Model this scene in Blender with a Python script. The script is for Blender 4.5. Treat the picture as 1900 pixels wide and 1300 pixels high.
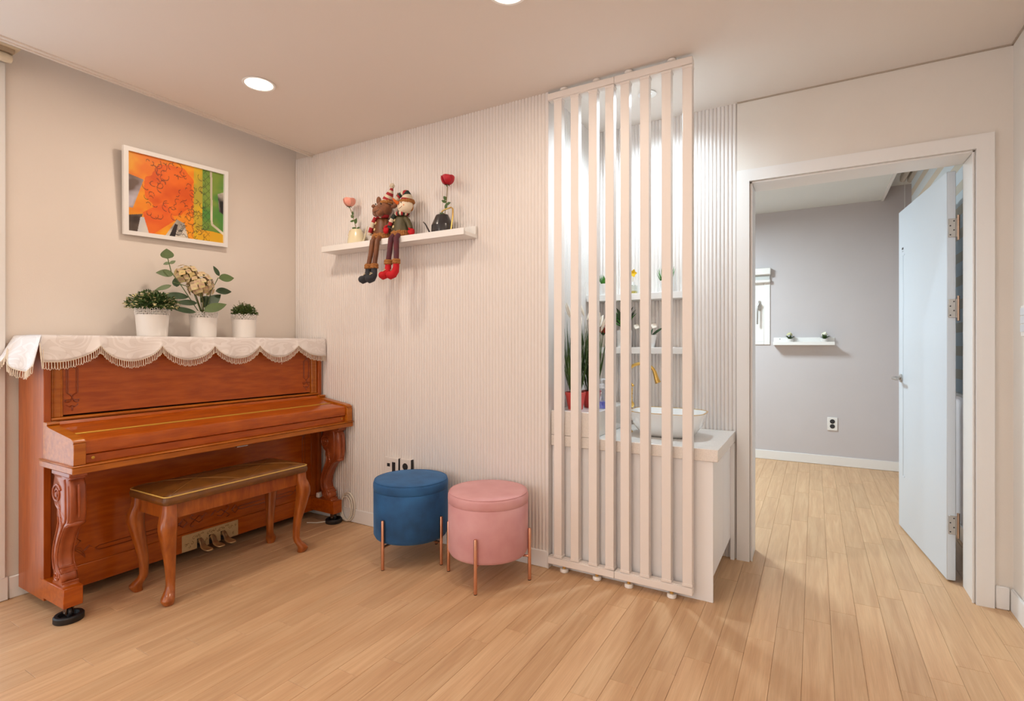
import bpy, bmesh, math, random
import numpy as np
from math import sin, cos, pi, radians, sqrt
from mathutils import Vector, Matrix

for o in list(bpy.data.objects): bpy.data.objects.remove(o)
random.seed(7)
COL = bpy.context.scene.collection
SC = bpy.context.scene

# ------------------------------------------------------------------ camera, world, lights, exposure
cam_d = bpy.data.cameras.new('camera'); cam = bpy.data.objects.new('camera', cam_d); COL.objects.link(cam)
cam.location = (0, 0, 1.15); cam.rotation_euler = (radians(90), 0, radians(30))
cam_d.sensor_width = 36; cam_d.lens = 972.6/1900*36; cam_d.shift_y = -10/1900
cam_d.clip_start = .05; cam_d.clip_end = 60
SC.camera = cam
w = bpy.data.worlds.new('world'); SC.world = w; w.use_nodes = True
bg = w.node_tree.nodes['Background']; bg.inputs[0].default_value = (.80, .90, 1.0, 1); bg.inputs[1].default_value = 1.6
SC.view_settings.view_transform = 'Standard'; SC.view_settings.look = 'None'
SC.view_settings.exposure = 0.06; SC.view_settings.gamma = 1; SC.view_settings.use_curve_mapping = False

def area(name, loc, rot, size, power, col, size_y=None, shape=None, spread=None):
    l = bpy.data.lights.new(name, 'AREA'); l.energy = power; l.color = col; l.size = size
    if size_y: l.shape = 'RECTANGLE'; l.size_y = size_y
    if shape: l.shape = shape
    if spread: l.spread = spread
    o = bpy.data.objects.new(name, l); COL.objects.link(o); o.location = loc; o.rotation_euler = rot
    return o
WARM = (1.0, .84, .69)
WARM2 = (1.0, .82, .66)
COOL = (.72, .89, 1.0)
CEIL = 2.453
DL = [(-2.40, 1.633), (-.98, 1.665), (-2.40, .1), (-.98, .1), (.35, .1), (-2.40, -1.5), (-.98, -1.5), (.35, -1.5)]  # first two lamps have fixtures; the rest are unseen, kept as fill
for (x, y) in DL:
    area('downlight_lamp', (x, y, CEIL-.012), (0, 0, 0), .10, (6.2 if y > 1 else 4.4) if x < 0 else 2.6, WARM, shape='DISK')
sl = bpy.data.lights.new('niche_lamp', 'SPOT'); sl.energy = 68; sl.color = COOL; sl.spot_size = radians(158); sl.spot_blend = 1.0; sl.shadow_soft_size = .022
so = bpy.data.objects.new('niche_lamp', sl); COL.objects.link(so); so.location = (-.752, 2.706, CEIL-.004)
area('bedroom_lamp', (-1.25, 4.6, CEIL-.06), (0, 0, 0), .45, 64, (.78, .93, 1.0), size_y=.45)
area('balcony_daylight', (-3.45, -.35, 1.25), (0, radians(-90), 0), 2.2, 9, (.80, .90, 1.0), size_y=2.3)
area('bedroom_daylight', (.98, 4.3, 1.55), (0, radians(90), 0), 1.2, 22, (.72, .87, 1.0), size_y=1.3)
area('frontal_fill', (-1.2, -2.9, 1.45), (radians(90), 0, radians(180)), 2.6, 50, (.92, .95, 1.0), size_y=1.9)  # added fill lamp behind the camera, no window on this wall

# ------------------------------------------------------------------ materials
def lin(h):
    h = h.lstrip('#'); c = [int(h[i:i+2], 16)/255 for i in (0, 2, 4)]
    return tuple(v/12.92 if v <= .04045 else ((v+.055)/1.055)**2.4 for v in c) + (1,)
MATS = {}
def mat(name, col, rough=.5, metal=0, var=0, vscale=8, bump=0, bscale=200, coat=0, sheen=0, spec=.5, stretch=None, col2=None, trans=0, rand=0, emis=None, estr=0, subs=0, alpha=None):
    if name in MATS: return MATS[name]
    m = bpy.data.materials.new(name); m.use_nodes = True; nt = m.node_tree; N = nt.nodes; L = nt.links
    b = N['Principled BSDF']
    c = lin(col) if isinstance(col, str) else col
    b.inputs['Base Color'].default_value = c; b.inputs['Roughness'].default_value = rough
    b.inputs['Metallic'].default_value = metal; b.inputs['Coat Weight'].default_value = coat
    b.inputs['Coat Roughness'].default_value = .12
    b.inputs['Sheen Weight'].default_value = sheen; b.inputs['Specular IOR Level'].default_value = spec
    if trans: b.inputs['Transmission Weight'].default_value = trans
    if emis: b.inputs['Emission Color'].default_value = emis; b.inputs['Emission Strength'].default_value = estr
    tc = N.new('ShaderNodeTexCoord'); mp = N.new('ShaderNodeMapping'); L.new(tc.outputs['Object'], mp.inputs[0])
    if stretch: mp.inputs['Scale'].default_value = stretch
    if var or col2:
        n = N.new('ShaderNodeTexNoise'); n.inputs['Scale'].default_value = vscale; n.inputs['Detail'].default_value = 5
        L.new(mp.outputs[0], n.inputs[0])
        if rand:
            oi = N.new('ShaderNodeObjectInfo'); ma = N.new('ShaderNodeVectorMath'); ma.operation = 'MULTIPLY_ADD'
            cb = N.new('ShaderNodeCombineXYZ'); L.new(oi.outputs['Random'], cb.inputs[0]); L.new(oi.outputs['Random'], cb.inputs[1])
            L.new(cb.outputs[0], ma.inputs[0]); ma.inputs[1].default_value = (37, 91, 0); L.new(mp.outputs[0], ma.inputs[2]); L.new(ma.outputs[0], n.inputs[0])
        r = N.new('ShaderNodeMapRange'); L.new(n.outputs[0], r.inputs[0]); r.inputs[1].default_value = .32; r.inputs[2].default_value = .68
        mx = N.new('ShaderNodeMix'); mx.data_type = 'RGBA'; L.new(r.outputs[0], mx.inputs[0])
        c2 = lin(col2) if col2 else tuple(v*(1-var) for v in c[:3])+(1,)
        mx.inputs[6].default_value = c2; mx.inputs[7].default_value = c
        out = mx.outputs[2]
        if rand:
            hs = N.new('ShaderNodeHueSaturation'); L.new(out, hs.inputs['Color'])
            r2 = N.new('ShaderNodeMapRange'); L.new(oi.outputs['Random'], r2.inputs[0]); r2.inputs[3].default_value = 1-rand; r2.inputs[4].default_value = 1+rand
            L.new(r2.outputs[0], hs.inputs['Value']); out = hs.outputs[0]
        L.new(out, b.inputs['Base Color'])
    if bump:
        n2 = N.new('ShaderNodeTexNoise'); n2.inputs['Scale'].default_value = bscale; n2.inputs['Detail'].default_value = 3
        L.new(mp.outputs[0], n2.inputs[0]); bp = N.new('ShaderNodeBump'); bp.inputs['Strength'].default_value = bump; bp.inputs['Distance'].default_value = .002
        L.new(n2.outputs[0], bp.inputs['Height']); L.new(bp.outputs[0], b.inputs['Normal'])
    MATS[name] = m
    return m
def glassy(name, col, fac=.85, rough=.02):
    m = bpy.data.materials.new(name); m.use_nodes = True; nt = m.node_tree; N = nt.nodes; L = nt.links
    for n in list(N): N.remove(n)
    o = N.new('ShaderNodeOutputMaterial'); t = N.new('ShaderNodeBsdfTransparent'); g = N.new('ShaderNodeBsdfGlossy'); mx = N.new('ShaderNodeMixShader')
    t.inputs[0].default_value = col; g.inputs['Roughness'].default_value = rough; mx.inputs[0].default_value = 1-fac
    L.new(t.outputs[0], mx.inputs[1]); L.new(g.outputs[0], mx.inputs[2]); L.new(mx.outputs[0], o.inputs[0])
    MATS[name] = m; return m

M_wallL = mat('wallpaper_cream', '#EAE0D6', .85, bump=.25, bscale=350, var=.03, vscale=3)
M_wallD = mat('wallpaper_warm_white', '#E9E2DA', .85, bump=.25, bscale=350, var=.03, vscale=3)
M_wallF = mat('wallpaper_mauve_grey', '#CFC9CA', .85, bump=.25, bscale=350, var=.03, vscale=3)
M_ceil = mat('ceiling_paper', '#E9E0D8', .9, bump=.15, bscale=300)
M_ceilF = mat('ceiling_paper_white', '#E2E4E2', .9, bump=.15, bscale=300)
M_flute = mat('fluted_panel_white', '#ECE6E2', .5)
M_trim = mat('white_film_trim', '#EDEBE9', .42, bump=.12, bscale=60, stretch=(6, 6, .5))
M_white = mat('white_gloss', '#F1EFEC', .3)
M_screen = mat('screen_white', '#F0E8E2', .45, bump=.1, bscale=60, stretch=(6, 6, .5))
M_door = mat('door_film_cool_tint', '#D6E1EC', .38, bump=.35, bscale=40, stretch=(5, 5, .35))  # white door; the cool light on it is tinted into the colour
M_quartz = mat('quartz_counter', '#F2ECE6', .25, var=.12, vscale=260, coat=.3)
M_quartz2 = MATS['quartz_counter']
M_cab = mat('cabinet_white', '#F6F6F8', .35)
M_china = mat('white_china', '#F6F6F5', .12, coat=.6)
M_pot = mat('white_pot', '#F1EDE8', .4)
M_gold = mat('gold_metal', '#E6BE6C', .25, 1)
M_goldt = mat('gold_trim', '#D9AF4F', .35, .9)
M_copper = mat('rose_copper', '#D9A284', .25, 1)
M_steel = mat('brushed_steel', '#B9B4AE', .32, 1)
M_bronze = mat('pedal_bronze', '#CDB388', .36, .85)
M_plate = mat('pedal_plate', '#CFB587', .5, .3, var=.1, vscale=60)
M_black = mat('black_rubber', '#17171A', .5)
M_dark = mat('dark_plastic', '#2A2A2E', .45)
M_wood = mat('piano_wood', '#BB5C12', .3, col2='#A04608', vscale=9, stretch=(5, .9, 6), spec=.3, coat=.32, bump=.04)
M_woodv = mat('piano_wood_upright', '#B0581E', .3, col2='#9A4614', vscale=9, stretch=(6, 6, .8), spec=.3, coat=.32)
M_woodl = mat('piano_wood_light', '#C0701F', .3, col2='#A4560F', vscale=9, stretch=(5, .8, 6), spec=.3, coat=.35)
M_woodc = mat('carved_wood', '#B25C2E', .34, col2='#94441C', vscale=12, coat=.4)
M_bench = mat('bench_wood', '#AF5F1E', .28, col2='#8E440F', vscale=14, stretch=(4, 4, .8), coat=.5)
M_leath = mat('bench_leather', '#7E4F1E', .33, col2='#67401B', vscale=20, bump=.3, bscale=260, coat=.15)
M_piping = mat('gold_piping', '#D8B45F', .5)
M_cloth = mat('damask_cloth', '#EDE5E0', .6, sheen=.3, bump=.2, bscale=420, var=.07, vscale=16, stretch=(.6, 1, 2))
M_fringe = mat('fringe_thread', '#EADCC8', .8)
M_green = mat('leaf_green', '#4C6A34', .55, var=.35, vscale=40)
M_green2 = mat('leaf_deep_green', '#3E5738', .5, var=.3, vscale=30)
M_green3 = mat('grass_fresh_green', '#55A53C', .5, var=.3, vscale=40)
M_grassp = mat('grass_olive', '#5E7A3C', .6, var=.4, vscale=30)
M_cream = mat('bud_cream', '#DED3A0', .7)
M_plume = mat('grass_plume', '#EFE6D8', .9)
M_coral = mat('coral_pot', '#E3544C', .4)
M_stem = mat('stem_brown_green', '#7C6B3C', .7)

# ------------------------------------------------------------------ geometry collector
class MB:
    def __init__(s): s.v = []; s.f = []; s.m = []
    def add(s, vs, fs, mi=0):
        n = len(s.v); s.v += [tuple(v) for v in vs]; s.f += [tuple(i+n for i in f) for f in fs]; s.m += [mi]*len(fs); return s
    def box(s, x0, x1, y0, y1, z0, z1, mi=0, bev=0):
        if x0 > x1: x0, x1 = x1, x0
        if y0 > y1: y0, y1 = y1, y0
        if bev:
            b = min(bev, (x1-x0)*.45, (y1-y0)*.45, (z1-z0)*.45)
            X = (x0, x1); Y = (y0, y1); Z = (z0, z1); vs = []; idx = {}
            for i in (0, 1):
                for j in (0, 1):
                    for k in (0, 1):
                        sx, sy, sz = (1-2*i)*b, (1-2*j)*b, (1-2*k)*b
                        for a, p in enumerate(((X[i], Y[j]+sy, Z[k]+sz), (X[i]+sx, Y[j], Z[k]+sz), (X[i]+sx, Y[j]+sy, Z[k]))):
                            idx[i, j, k, a] = len(vs); vs.append(p)
            q = lambda *t: tuple(idx[u] for u in t); fs = []
            for i in (0, 1):
                fs.append(q((i, 0, 0, 0), (i, 0, 1, 0), (i, 1, 1, 0), (i, 1, 0, 0)) if i == 0 else q((i, 0, 0, 0), (i, 1, 0, 0), (i, 1, 1, 0), (i, 0, 1, 0)))
                fs.append(q((0, i, 0, 1), (1, i, 0, 1), (1, i, 1, 1), (0, i, 1, 1)) if i == 0 else q((0, i, 0, 1), (0, i, 1, 1), (1, i, 1, 1), (1, i, 0, 1)))
                fs.append(q((0, 0, i, 2), (0, 1, i, 2), (1, 1, i, 2), (1, 0, i, 2)) if i == 0 else q((0, 0, i, 2), (1, 0, i, 2), (1, 1, i, 2), (0, 1, i, 2)))
            for i in (0, 1):
                for j in (0, 1):
                    e = q((i, j, 0, 0), (i, j, 0, 1), (i, j, 1, 1), (i, j, 1, 0)); fs.append(e if i == j else e[::-1])
                    e = q((i, 0, j, 0), (i, 0, j, 2), (i, 1, j, 2), (i, 1, j, 0)); fs.append(e[::-1] if i == j else e)
                    e = q((0, i, j, 1), (0, i, j, 2), (1, i, j, 2), (1, i, j, 1)); fs.append(e if i == j else e[::-1])
            for i in (0, 1):
                for j in (0, 1):
                    for k in (0, 1):
                        t = q((i, j, k, 0), (i, j, k, 1), (i, j, k, 2)); fs.append(t if (i+j+k) % 2 else t[::-1])
            return s.add(vs, fs, mi)
        vs = [(x, y, z) for x in (x0, x1) for y in (y0, y1) for z in (z0, z1)]
        return s.add(vs, [(0, 1, 3, 2), (4, 6, 7, 5), (0, 4, 5, 1), (2, 3, 7, 6), (0, 2, 6, 4), (1, 5, 7, 3)], mi)
    def prism(s, pts, a0, a1, axis='y', mi=0):
        """polygon pts in the two other axes, extruded along axis"""
        def mk(p, a):
            if axis == 'y': return (p[0], a, p[1])
            if axis == 'x': return (a, p[0], p[1])
            return (p[0], p[1], a)
        n = len(pts); vs = [mk(p, a0) for p in pts]+[mk(p, a1) for p in pts]
        fs = [(i, (i+1) % n, n+(i+1) % n, n+i) for i in range(n)] + [tuple(range(n))[::-1], tuple(range(n, 2*n))]
        return s.add(vs, fs, mi)
    def loft(s, rings, cap0=True, cap1=True, mi=0, closed=True, mis=None):
        n = len(rings[0]); base = len(s.v)
        for r in rings: s.v += [tuple(p) for p in r]
        for k in range(len(rings)-1):
            for i in range(n if closed else n-1):
                j = (i+1) % n
                s.f.append((base+k*n+i, base+k*n+j, base+(k+1)*n+j, base+(k+1)*n+i)); s.m.append(mis[k] if mis else mi)
        if cap0: s.f.append(tuple(base+i for i in range(n))[::-1]); s.m.append(mis[0] if mis else mi)
        if cap1: s.f.append(tuple(base+(len(rings)-1)*n+i for i in range(n))); s.m.append(mis[-1] if mis else mi)
        return s
    def tube(s, path, rad, n=8, mi=0, mis=None, flat=1, caps=True, up=None):
        P = [Vector(p) for p in path]
        if not hasattr(rad, '__len__'): rad = [rad]*len(P)
        rings = []; prev = None
        for i, p in enumerate(P):
            t = (P[min(i+1, len(P)-1)]-P[max(i-1, 0)]).normalized()
            if prev is None:
                a = Vector(up) if up else (Vector((0, 0, 1)) if abs(t.z) < .9 else Vector((1, 0, 0)))
                u = t.cross(a).normalized()
            else:
                u = (prev - t*prev.dot(t)).normalized()
            prev = u; v = t.cross(u)
            rings.append([p+(u*cos(2*pi*k/n)+v*sin(2*pi*k/n)*flat)*rad[i] for k in range(n)])
        return s.loft(rings, caps, caps, mi, True, mis)
    def cyl(s, c, r, z0, z1, n=24, mi=0, r2=None):
        r2 = r if r2 is None else r2
        return s.loft([[(c[0]+rr*cos(2*pi*k/n), c[1]+rr*sin(2*pi*k/n), z) for k in range(n)] for rr, z in ((r, z0), (r2, z1))], mi=mi)
    def lathe(s, prof, c=(0, 0, 0), n=32, mi=0, mis=None, cap0=True, cap1=True, sx=1, sy=1):
        return s.loft([[(c[0]+max(r, 1e-4)*sx*cos(2*pi*k/n), c[1]+max(r, 1e-4)*sy*sin(2*pi*k/n), c[2]+z) for k in range(n)] for r, z in prof], cap0, cap1, mi, True, mis)
    def ell(s, c, r, nu=16, nv=10, rot=None, mi=0, pw=1):
        if not hasattr(r, '__len__'): r = (r, r, r)
        R = rot if rot else Matrix.Identity(3); rings = []
        for j in range(nv+1):
            th = -pi/2+pi*j/nv; cz = sin(th); cr = max(cos(th), 1e-3)
            rings.append([Vector(c)+R @ Vector((r[0]*cr*cos(2*pi*k/nu), r[1]*cr*sin(2*pi*k/nu), r[2]*cz)) for k in range(nu)])
        return s.loft(rings, True, True, mi)
    def torus(s, c, R, r, rot=None, n=16, m=6, mi=0):
        Q = rot if rot else Matrix.Identity(3); base = len(s.v)
        for i in range(n):
            a = 2*pi*i/n
            for j in range(m):
                b = 2*pi*j/m; s.v.append(tuple(Vector(c)+Q @ Vector(((R+r*cos(b))*cos(a), (R+r*cos(b))*sin(a), r*sin(b)))))
        for i in range(n):
            for j in range(m):
                s.f.append((base+i*m+j, base+((i+1) % n)*m+j, base+((i+1) % n)*m+(j+1) % m, base+i*m+(j+1) % m)); s.m.append(mi)
        return s
    def leaf(s, base, direc, length, width, normal=(0, 0, 1), curl=.2, fold=.15, n=6, mi=0, th=.0006, shape=1.0):
        b = Vector(base); d = Vector(direc).normalized(); nn = Vector(normal); nn = (nn-d*nn.dot(d))
        nn = nn.normalized() if nn.length > 1e-4 else d.orthogonal().normalized(); side = d.cross(nn)
        top = []; bot = []
        for i in range(n+1):
            t = i/n; wv = width/2*(sin(pi*min(t**(.8*shape), 1))**.85 if 0 < t < 1 else .03)
            cpt = b+d*(length*t)+nn*(-curl*length*t*t)
            for sg, zz in ((-1, fold*wv), (0, 0), (1, fold*wv)):
                q = cpt+side*sg*wv+nn*zz; top.append(q+nn*th); bot.append(q-nn*th)
        fs = []; nb = len(top)
        for i in range(n):
            for k in (0, 1):
                a = i*3+k; fs.append((a, a+1, a+4, a+3)); fs.append((nb+a, nb+a+3, nb+a+4, nb+a+1))
        return s.add(top+bot, fs, mi)
    def xf(s, M, start=0):
        s.v[start:] = [tuple(M @ Vector(p)) for p in s.v[start:]]; return s
    def build(s, name, mats, parent=None, off=None, smooth=True, ang=38):
        me = bpy.data.meshes.new(name)
        o = off if off is not None else (ORG.get(parent.name, (0, 0, 0)) if parent else (0, 0, 0))
        me.from_pydata([(a-o[0], b-o[1], c-o[2]) for a, b, c in s.v], [], s.f)
        if not isinstance(mats, (list, tuple)): mats = [mats]
        for m in mats: me.materials.append(m)
        me.polygons.foreach_set('material_index', s.m)
        if smooth:
            me.shade_smooth(); me.set_sharp_from_angle(angle=radians(ang))
        me.validate(); me.update()
        ob = bpy.data.objects.new(name, me); COL.objects.link(ob)
        if parent: ob.parent = parent; ORG[ob.name] = o
        else:
            ob.location = o; ORG[ob.name] = o
        return ob
ORG = {}
def fixn(ob):
    bm = bmesh.new(); bm.from_mesh(ob.data); bmesh.ops.recalc_face_normals(bm, faces=bm.faces); bm.to_mesh(ob.data); bm.free(); return ob
def tag(o, label=None, cat=None, group=None, kind=None):
    if label: o['label'] = label
    if cat: o['category'] = cat
    if group: o['group'] = group
    if kind: o['kind'] = kind
    return o
def empty(name, loc, rz=0):
    o = bpy.data.objects.new(name, None); COL.objects.link(o); o.location = loc; o.rotation_euler = (0, 0, rz); o.empty_display_size = .1
    return o
def anchor(o): ORG[o.name] = tuple(o.location); return o        # children given in world coordinates
def copy_tree(o, parent=None):
    c = o.copy(); COL.objects.link(c); c.parent = parent
    for ch in list(o.children): copy_tree(ch, c)
    return c
def struct(ob): ob['kind'] = 'structure'; return ob

# ================================================================== THE SETTING
XL = -3.17; YB = 2.43; XR = .745; YD = 3.05; XN = -1.185; YF = 5.88
# ---- floor: planks run along Y
M_floor = bpy.data.materials.new('floor_plank_maple'); M_floor.use_nodes = True
def floor_mat(m):
    nt = m.node_tree; N = nt.nodes; L = nt.links; b = N['Principled BSDF']
    tc = N.new('ShaderNodeTexCoord'); oi = N.new('ShaderNodeObjectInfo')
    ge = N.new('ShaderNodeNewGeometry')
    mp = N.new('ShaderNodeMapping'); mp.inputs['Scale'].default_value = (26, 1.5, 1)
    cb = N.new('ShaderNodeCombineXYZ'); mu = N.new('ShaderNodeMath'); mu.operation = 'MULTIPLY'; mu.inputs[1].default_value = 53
    L.new(oi.outputs['Random'], mu.inputs[0]); L.new(mu.outputs[0], cb.inputs[0]); L.new(mu.outputs[0], cb.inputs[1])
    ad = N.new('ShaderNodeVectorMath'); L.new(tc.outputs['Object'], ad.inputs[0]); L.new(cb.outputs[0], ad.inputs[1])
    L.new(ad.outputs[0], mp.inputs[0])
    n = N.new('ShaderNodeTexNoise'); n.inputs['Scale'].default_value = 1.6; n.inputs['Detail'].default_value = 6; n.inputs['Distortion'].default_value = .6
    L.new(mp.outputs[0], n.inputs[0])
    mp2 = N.new('ShaderNodeMapping'); mp2.inputs['Scale'].default_value = (160, 3.2, 1); L.new(ad.outputs[0], mp2.inputs[0])
    n2 = N.new('ShaderNodeTexNoise'); n2.inputs['Scale'].default_value = 2.2; n2.inputs['Detail'].default_value = 4; L.new(mp2.outputs[0], n2.inputs[0])
    r = N.new('ShaderNodeValToRGB'); L.new(n.outputs[0], r.inputs[0])
    r.color_ramp.elements[0].position = .32; r.color_ramp.elements[0].color = lin('#CBA079')
    r.color_ramp.elements[1].position = .68; r.color_ramp.elements[1].color = lin('#DBB58C')
    e = r.color_ramp.elements.new(.5); e.color = lin('#D3AA81')
    mx = N.new('ShaderNodeMix'); mx.data_type = 'RGBA'; mx.blend_type = 'MULTIPLY'; mx.inputs[0].default_value = .26
    r3 = N.new('ShaderNodeMapRange'); L.new(n2.outputs[0], r3.inputs[0]); r3.inputs[1].default_value = .3; r3.inputs[2].default_value = .6; r3.inputs[3].default_value = .62; r3.inputs[4].default_value = 1
    L.new(r.outputs[0], mx.inputs[6]); L.new(r3.outputs[0], mx.inputs[7])
    hs = N.new('ShaderNodeHueSaturation'); r2 = N.new('ShaderNodeMapRange'); L.new(oi.outputs['Random'], r2.inputs[0]); r2.inputs[3].default_value = .93; r2.inputs[4].default_value = 1.06
    L.new(r2.outputs[0], hs.inputs['Value']); L.new(mx.outputs[2], hs.inputs['Color']); L.new(hs.outputs[0], b.inputs['Base Color'])
    b.inputs['Roughness'].default_value = .42; b.inputs['Specular IOR Level'].default_value = .4
    bp = N.new('ShaderNodeBump'); bp.inputs['Strength'].default_value = .08; bp.inputs['Distance'].default_value = .002; L.new(n2.outputs[0], bp.inputs['Height']); L.new(bp.outputs[0], b.inputs['Normal'])
floor_mat(M_floor)
M_joint = mat('floor_joint', '#6E4B30', .8)
floor = struct(MB().box(XL-.1, 2.4, -3.1, YF+.1, -.06, -.009).build('floor', M_joint))
PW, PLN, G = .0955, .76, .0007
def plank_mb(x0, x1, y0, y1):
    return MB().box(x0+G/2, x1-G/2, y0+G/2, y1-G/2, -.0089, 0, bev=.0009)
def visible_plank(xc, ya, yb):
    # rough view wedge of the floor, plus a margin
    if yb > 3.2: return xc > -.75 + max(0, (yb-3.2))*.02 - .1 and xc < .745 and yb > 3.0
    return yb > .45 + (xc+3.2)*-.1 + max(0, (xc+2.3))*.55
full = {}
rest = MB(); nrow = int((2.3-XL)/PW)+1; npl = 0
for r in range(nrow):
    x0 = XL-.02 + r*PW; x1 = x0+PW; xc = (x0+x1)/2
    yj = 1.139 + .132*(xc+2.094)/PW
    k0 = math.floor((-3.05-yj)/PLN)
    k = k0
    while yj+k*PLN < YF:
        ya = max(yj+k*PLN, -3.05); yb = min(yj+(k+1)*PLN, YF+.01); k += 1
        if yb-ya < .03: continue
        if x0 > XR+.02 and yb < 6: continue
        if visible_plank(xc, ya, yb) and npl < 296:
            L_ = round(yb-ya, 3)
            if L_ == round(PLN, 3) and 'f' in full:
                o = bpy.data.objects.new('plank', full['f']); COL.objects.link(o); o.parent = floor
            else:
                o = plank_mb(-PW/2, PW/2, 0, yb-ya).build('plank', M_floor, floor, off=(0, 0, 0), smooth=False)
                if L_ == round(PLN, 3): full['f'] = o.data
            o.location = (xc, ya, 0); npl += 1
        else:
            rest.box(x0+G/2, x1-G/2, ya+G/2, yb-G/2, -.0089, 0)
rp = rest.build('plank', M_floor, floor, smooth=False); rp['kind'] = 'stuff'
# ---- walls
struct(MB().box(XL-.12, XL, .905, YB+.1, 0, 2.62).box(XL-.12, XL, -3.05, -1.6, 0, 2.62).box(XL-.12, XL, -1.6, .905, 2.33, 2.62).build('wall_left', M_wallL))
struct(MB().box(XL-.12, XR+.12, -3.15, -3.05, 0, 2.62).build('wall_front', M_wallL))
struct(MB().box(XR, XR+.12, -3.05, YD, 0, 2.5).build('wall_right', M_wallD))
def flutes(x0, x1, z0, z1, depth, pitch=.02, cell=6):
    """fluted sheet in the local x/z plane, relief towards -y (local)"""
    n = max(1, round((x1-x0)/pitch)); p = (x1-x0)/n; m = MB(); pts = []
    for i in range(n):
        for j in range(cell):
            t = j/cell; pts.append((x0+(i+t)*p, -depth*(1-abs(2*t-1)**2.6)))
    pts.append((x1, 0))
    rings = [[(px, py, z) for px, py in pts] for z in (z0, z1)]
    m.loft(rings, False, False, closed=False)
    # flat back, so that the sheet is solid
    m.loft([[(px, .004, z) for px in (x0, x1)] for z in (z0, z1)], False, False, closed=False)
    m.box(x0, x1, 0.0, .004, z0, z1)
    return m
wb = struct(MB().box(XL-.12, XN-.012, YB+.014, YB+.16, 0, 2.62).build('wall_back', M_wallL))
fl = flutes(XL, XN-.004, .088, CEIL, .008); fl.v = [(a, b+YB+.010, c) for a, b, c in fl.v]; fl.build('fluted_panel', M_flute, wb, ang=60)
# niche beside it: left side wall, back wall
wn = struct(MB().box(XN-.10, XN-.014, YB+.16, YD+.1, 0, CEIL).build('wall_niche_left', M_wallD))
fl = flutes(YB+.06, YD, .0, CEIL, .008); fl.v = [(XN-.010-b, a, c) for a, b, c in fl.v]; fixn(fl.build('fluted_panel', M_flute, wn, ang=60))
fe = MB().box(XN-.012, XN-.002, YB+.0, YB+.062, 0, CEIL, bev=.001).build('edge_strip', M_flute, wn)
wk = struct(MB().box(XN-.10, -.362, YD+.014, YD+.19, 0, CEIL+.03).build('wall_niche_back', M_wallD))
fl = flutes(XN, -.364, .0, CEIL, .008); fl.v = [(a, b+YD+.010, c) for a, b, c in fl.v]; fl.build('fluted_panel', M_flute, wk, ang=60)
struct(MB().box(-.362, -.300, YD, YD+.19, 0, CEIL+.03).box(.620, XR+.12, YD, YD+.19, 0, CEIL+.03).box(-.300, .620, YD, YD+.19, 2.02, CEIL+.03).build('wall_doorway', M_wallD))
# ---- ceiling with curtain recess along the left wall
cl = struct(MB().box(-2.985, XR+.1, -3.05, YB+.02, CEIL, CEIL+.1).box(XN-.05, XR+.1, YB+.02, YD+.01, CEIL, CEIL+.1).build('ceiling', M_ceil))
MB().box(XL-.12, -2.975, -3.05, YB+.02, 2.60, 2.64).build('recess_board', M_ceil, cl)
MB().box(-2.990, -2.962, -3.05, YB-.001, CEIL-.007, CEIL+.002, bev=.002).box(-2.992, -2.982, -3.05, YB-.001, CEIL-.014, CEIL+.12).build('edge_trim', M_ceil, cl)
MB().box(-.36, XR, YD-.007, YD, CEIL-.006, CEIL).box(XR-.007, XR, 0, YD, CEIL-.006, CEIL).build('gap_shade_strip', mat('gap_shade_tone', '#B5A798', .9), cl)  # solid strip in a darker tone, standing in for the shaded gap
# ---- bedroom beyond the doorway
CF = 2.485
struct(MB().box(-3.3, 1.2, YF, YF+.02, 0, 1.155).box(-3.3, 1.2, YF, YF+.02, 1.90, 2.7).box(-3.3, -1.45, YF, YF+.02, 1.155, 1.90).box(-.445, 1.2, YF, YF+.02, 1.155, 1.90)
       .build('wall_bedroom_back', M_wallF))
struct(MB().box(-3.3, -3.2, YD+.19, YF, 0, 2.7).build('wall_bedroom_left', M_wallF))
struct(MB().box(-3.3, XN-.1, YD+.17, YD+.19, 0, 2.7).build('wall_bedroom_front', M_wallF))
struct(MB().box(.754, .80, YD+.19, 3.55, 0, 2.7).box(.754, .80, 5.25, YF, 0, 2.7).box(.754, .80, 3.55, 5.25, 0, .85).box(.754, .80, 3.55, 5.25, 2.36, 2.7).build('wall_bedroom_right', M_wallF))
cb = struct(MB().box(-3.3, .545, YD+.19, YF, CF, CF+.06).build('ceiling_bedroom', M_ceilF))
MB().box(.53, 1.2, YD+.19, YF, 2.60, 2.63).build('recess_board', M_ceilF, cb)
MB().box(.545, .551, YD+.19, YF, CF-.006, 2.60).box(.530, .551, YD+.19, YF, CF-.012, CF, bev=.002).build('edge_trim', M_white, cb)
# ---- baseboards
def baseb(name, x0, x1, y0, y1, h=.085, m=None, topchamfer=.004):
    return struct(MB().box(x0, x1, y0, y1, 0, h, bev=topchamfer).build(name, m or M_trim))
baseb('baseboard_back', XL, XN-.004, YB-.002, YB+.014, .088)
baseb('baseboard_left', XL, XL+.012, .916, YB-.005, .10)
baseb('baseboard_bedroom', -3.2, .752, YF-.012, YF, .09, M_white)
baseb('baseboard_right', XR-.012, XR, -3.04, YD-.013, .10)
baseb('baseboard_doorway', .685, XR-.012, YD-.012, YD, .10)
baseb('baseboard_bedroom_right', .742, .754, YD+.2, YF-.013, .09, M_white)
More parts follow.
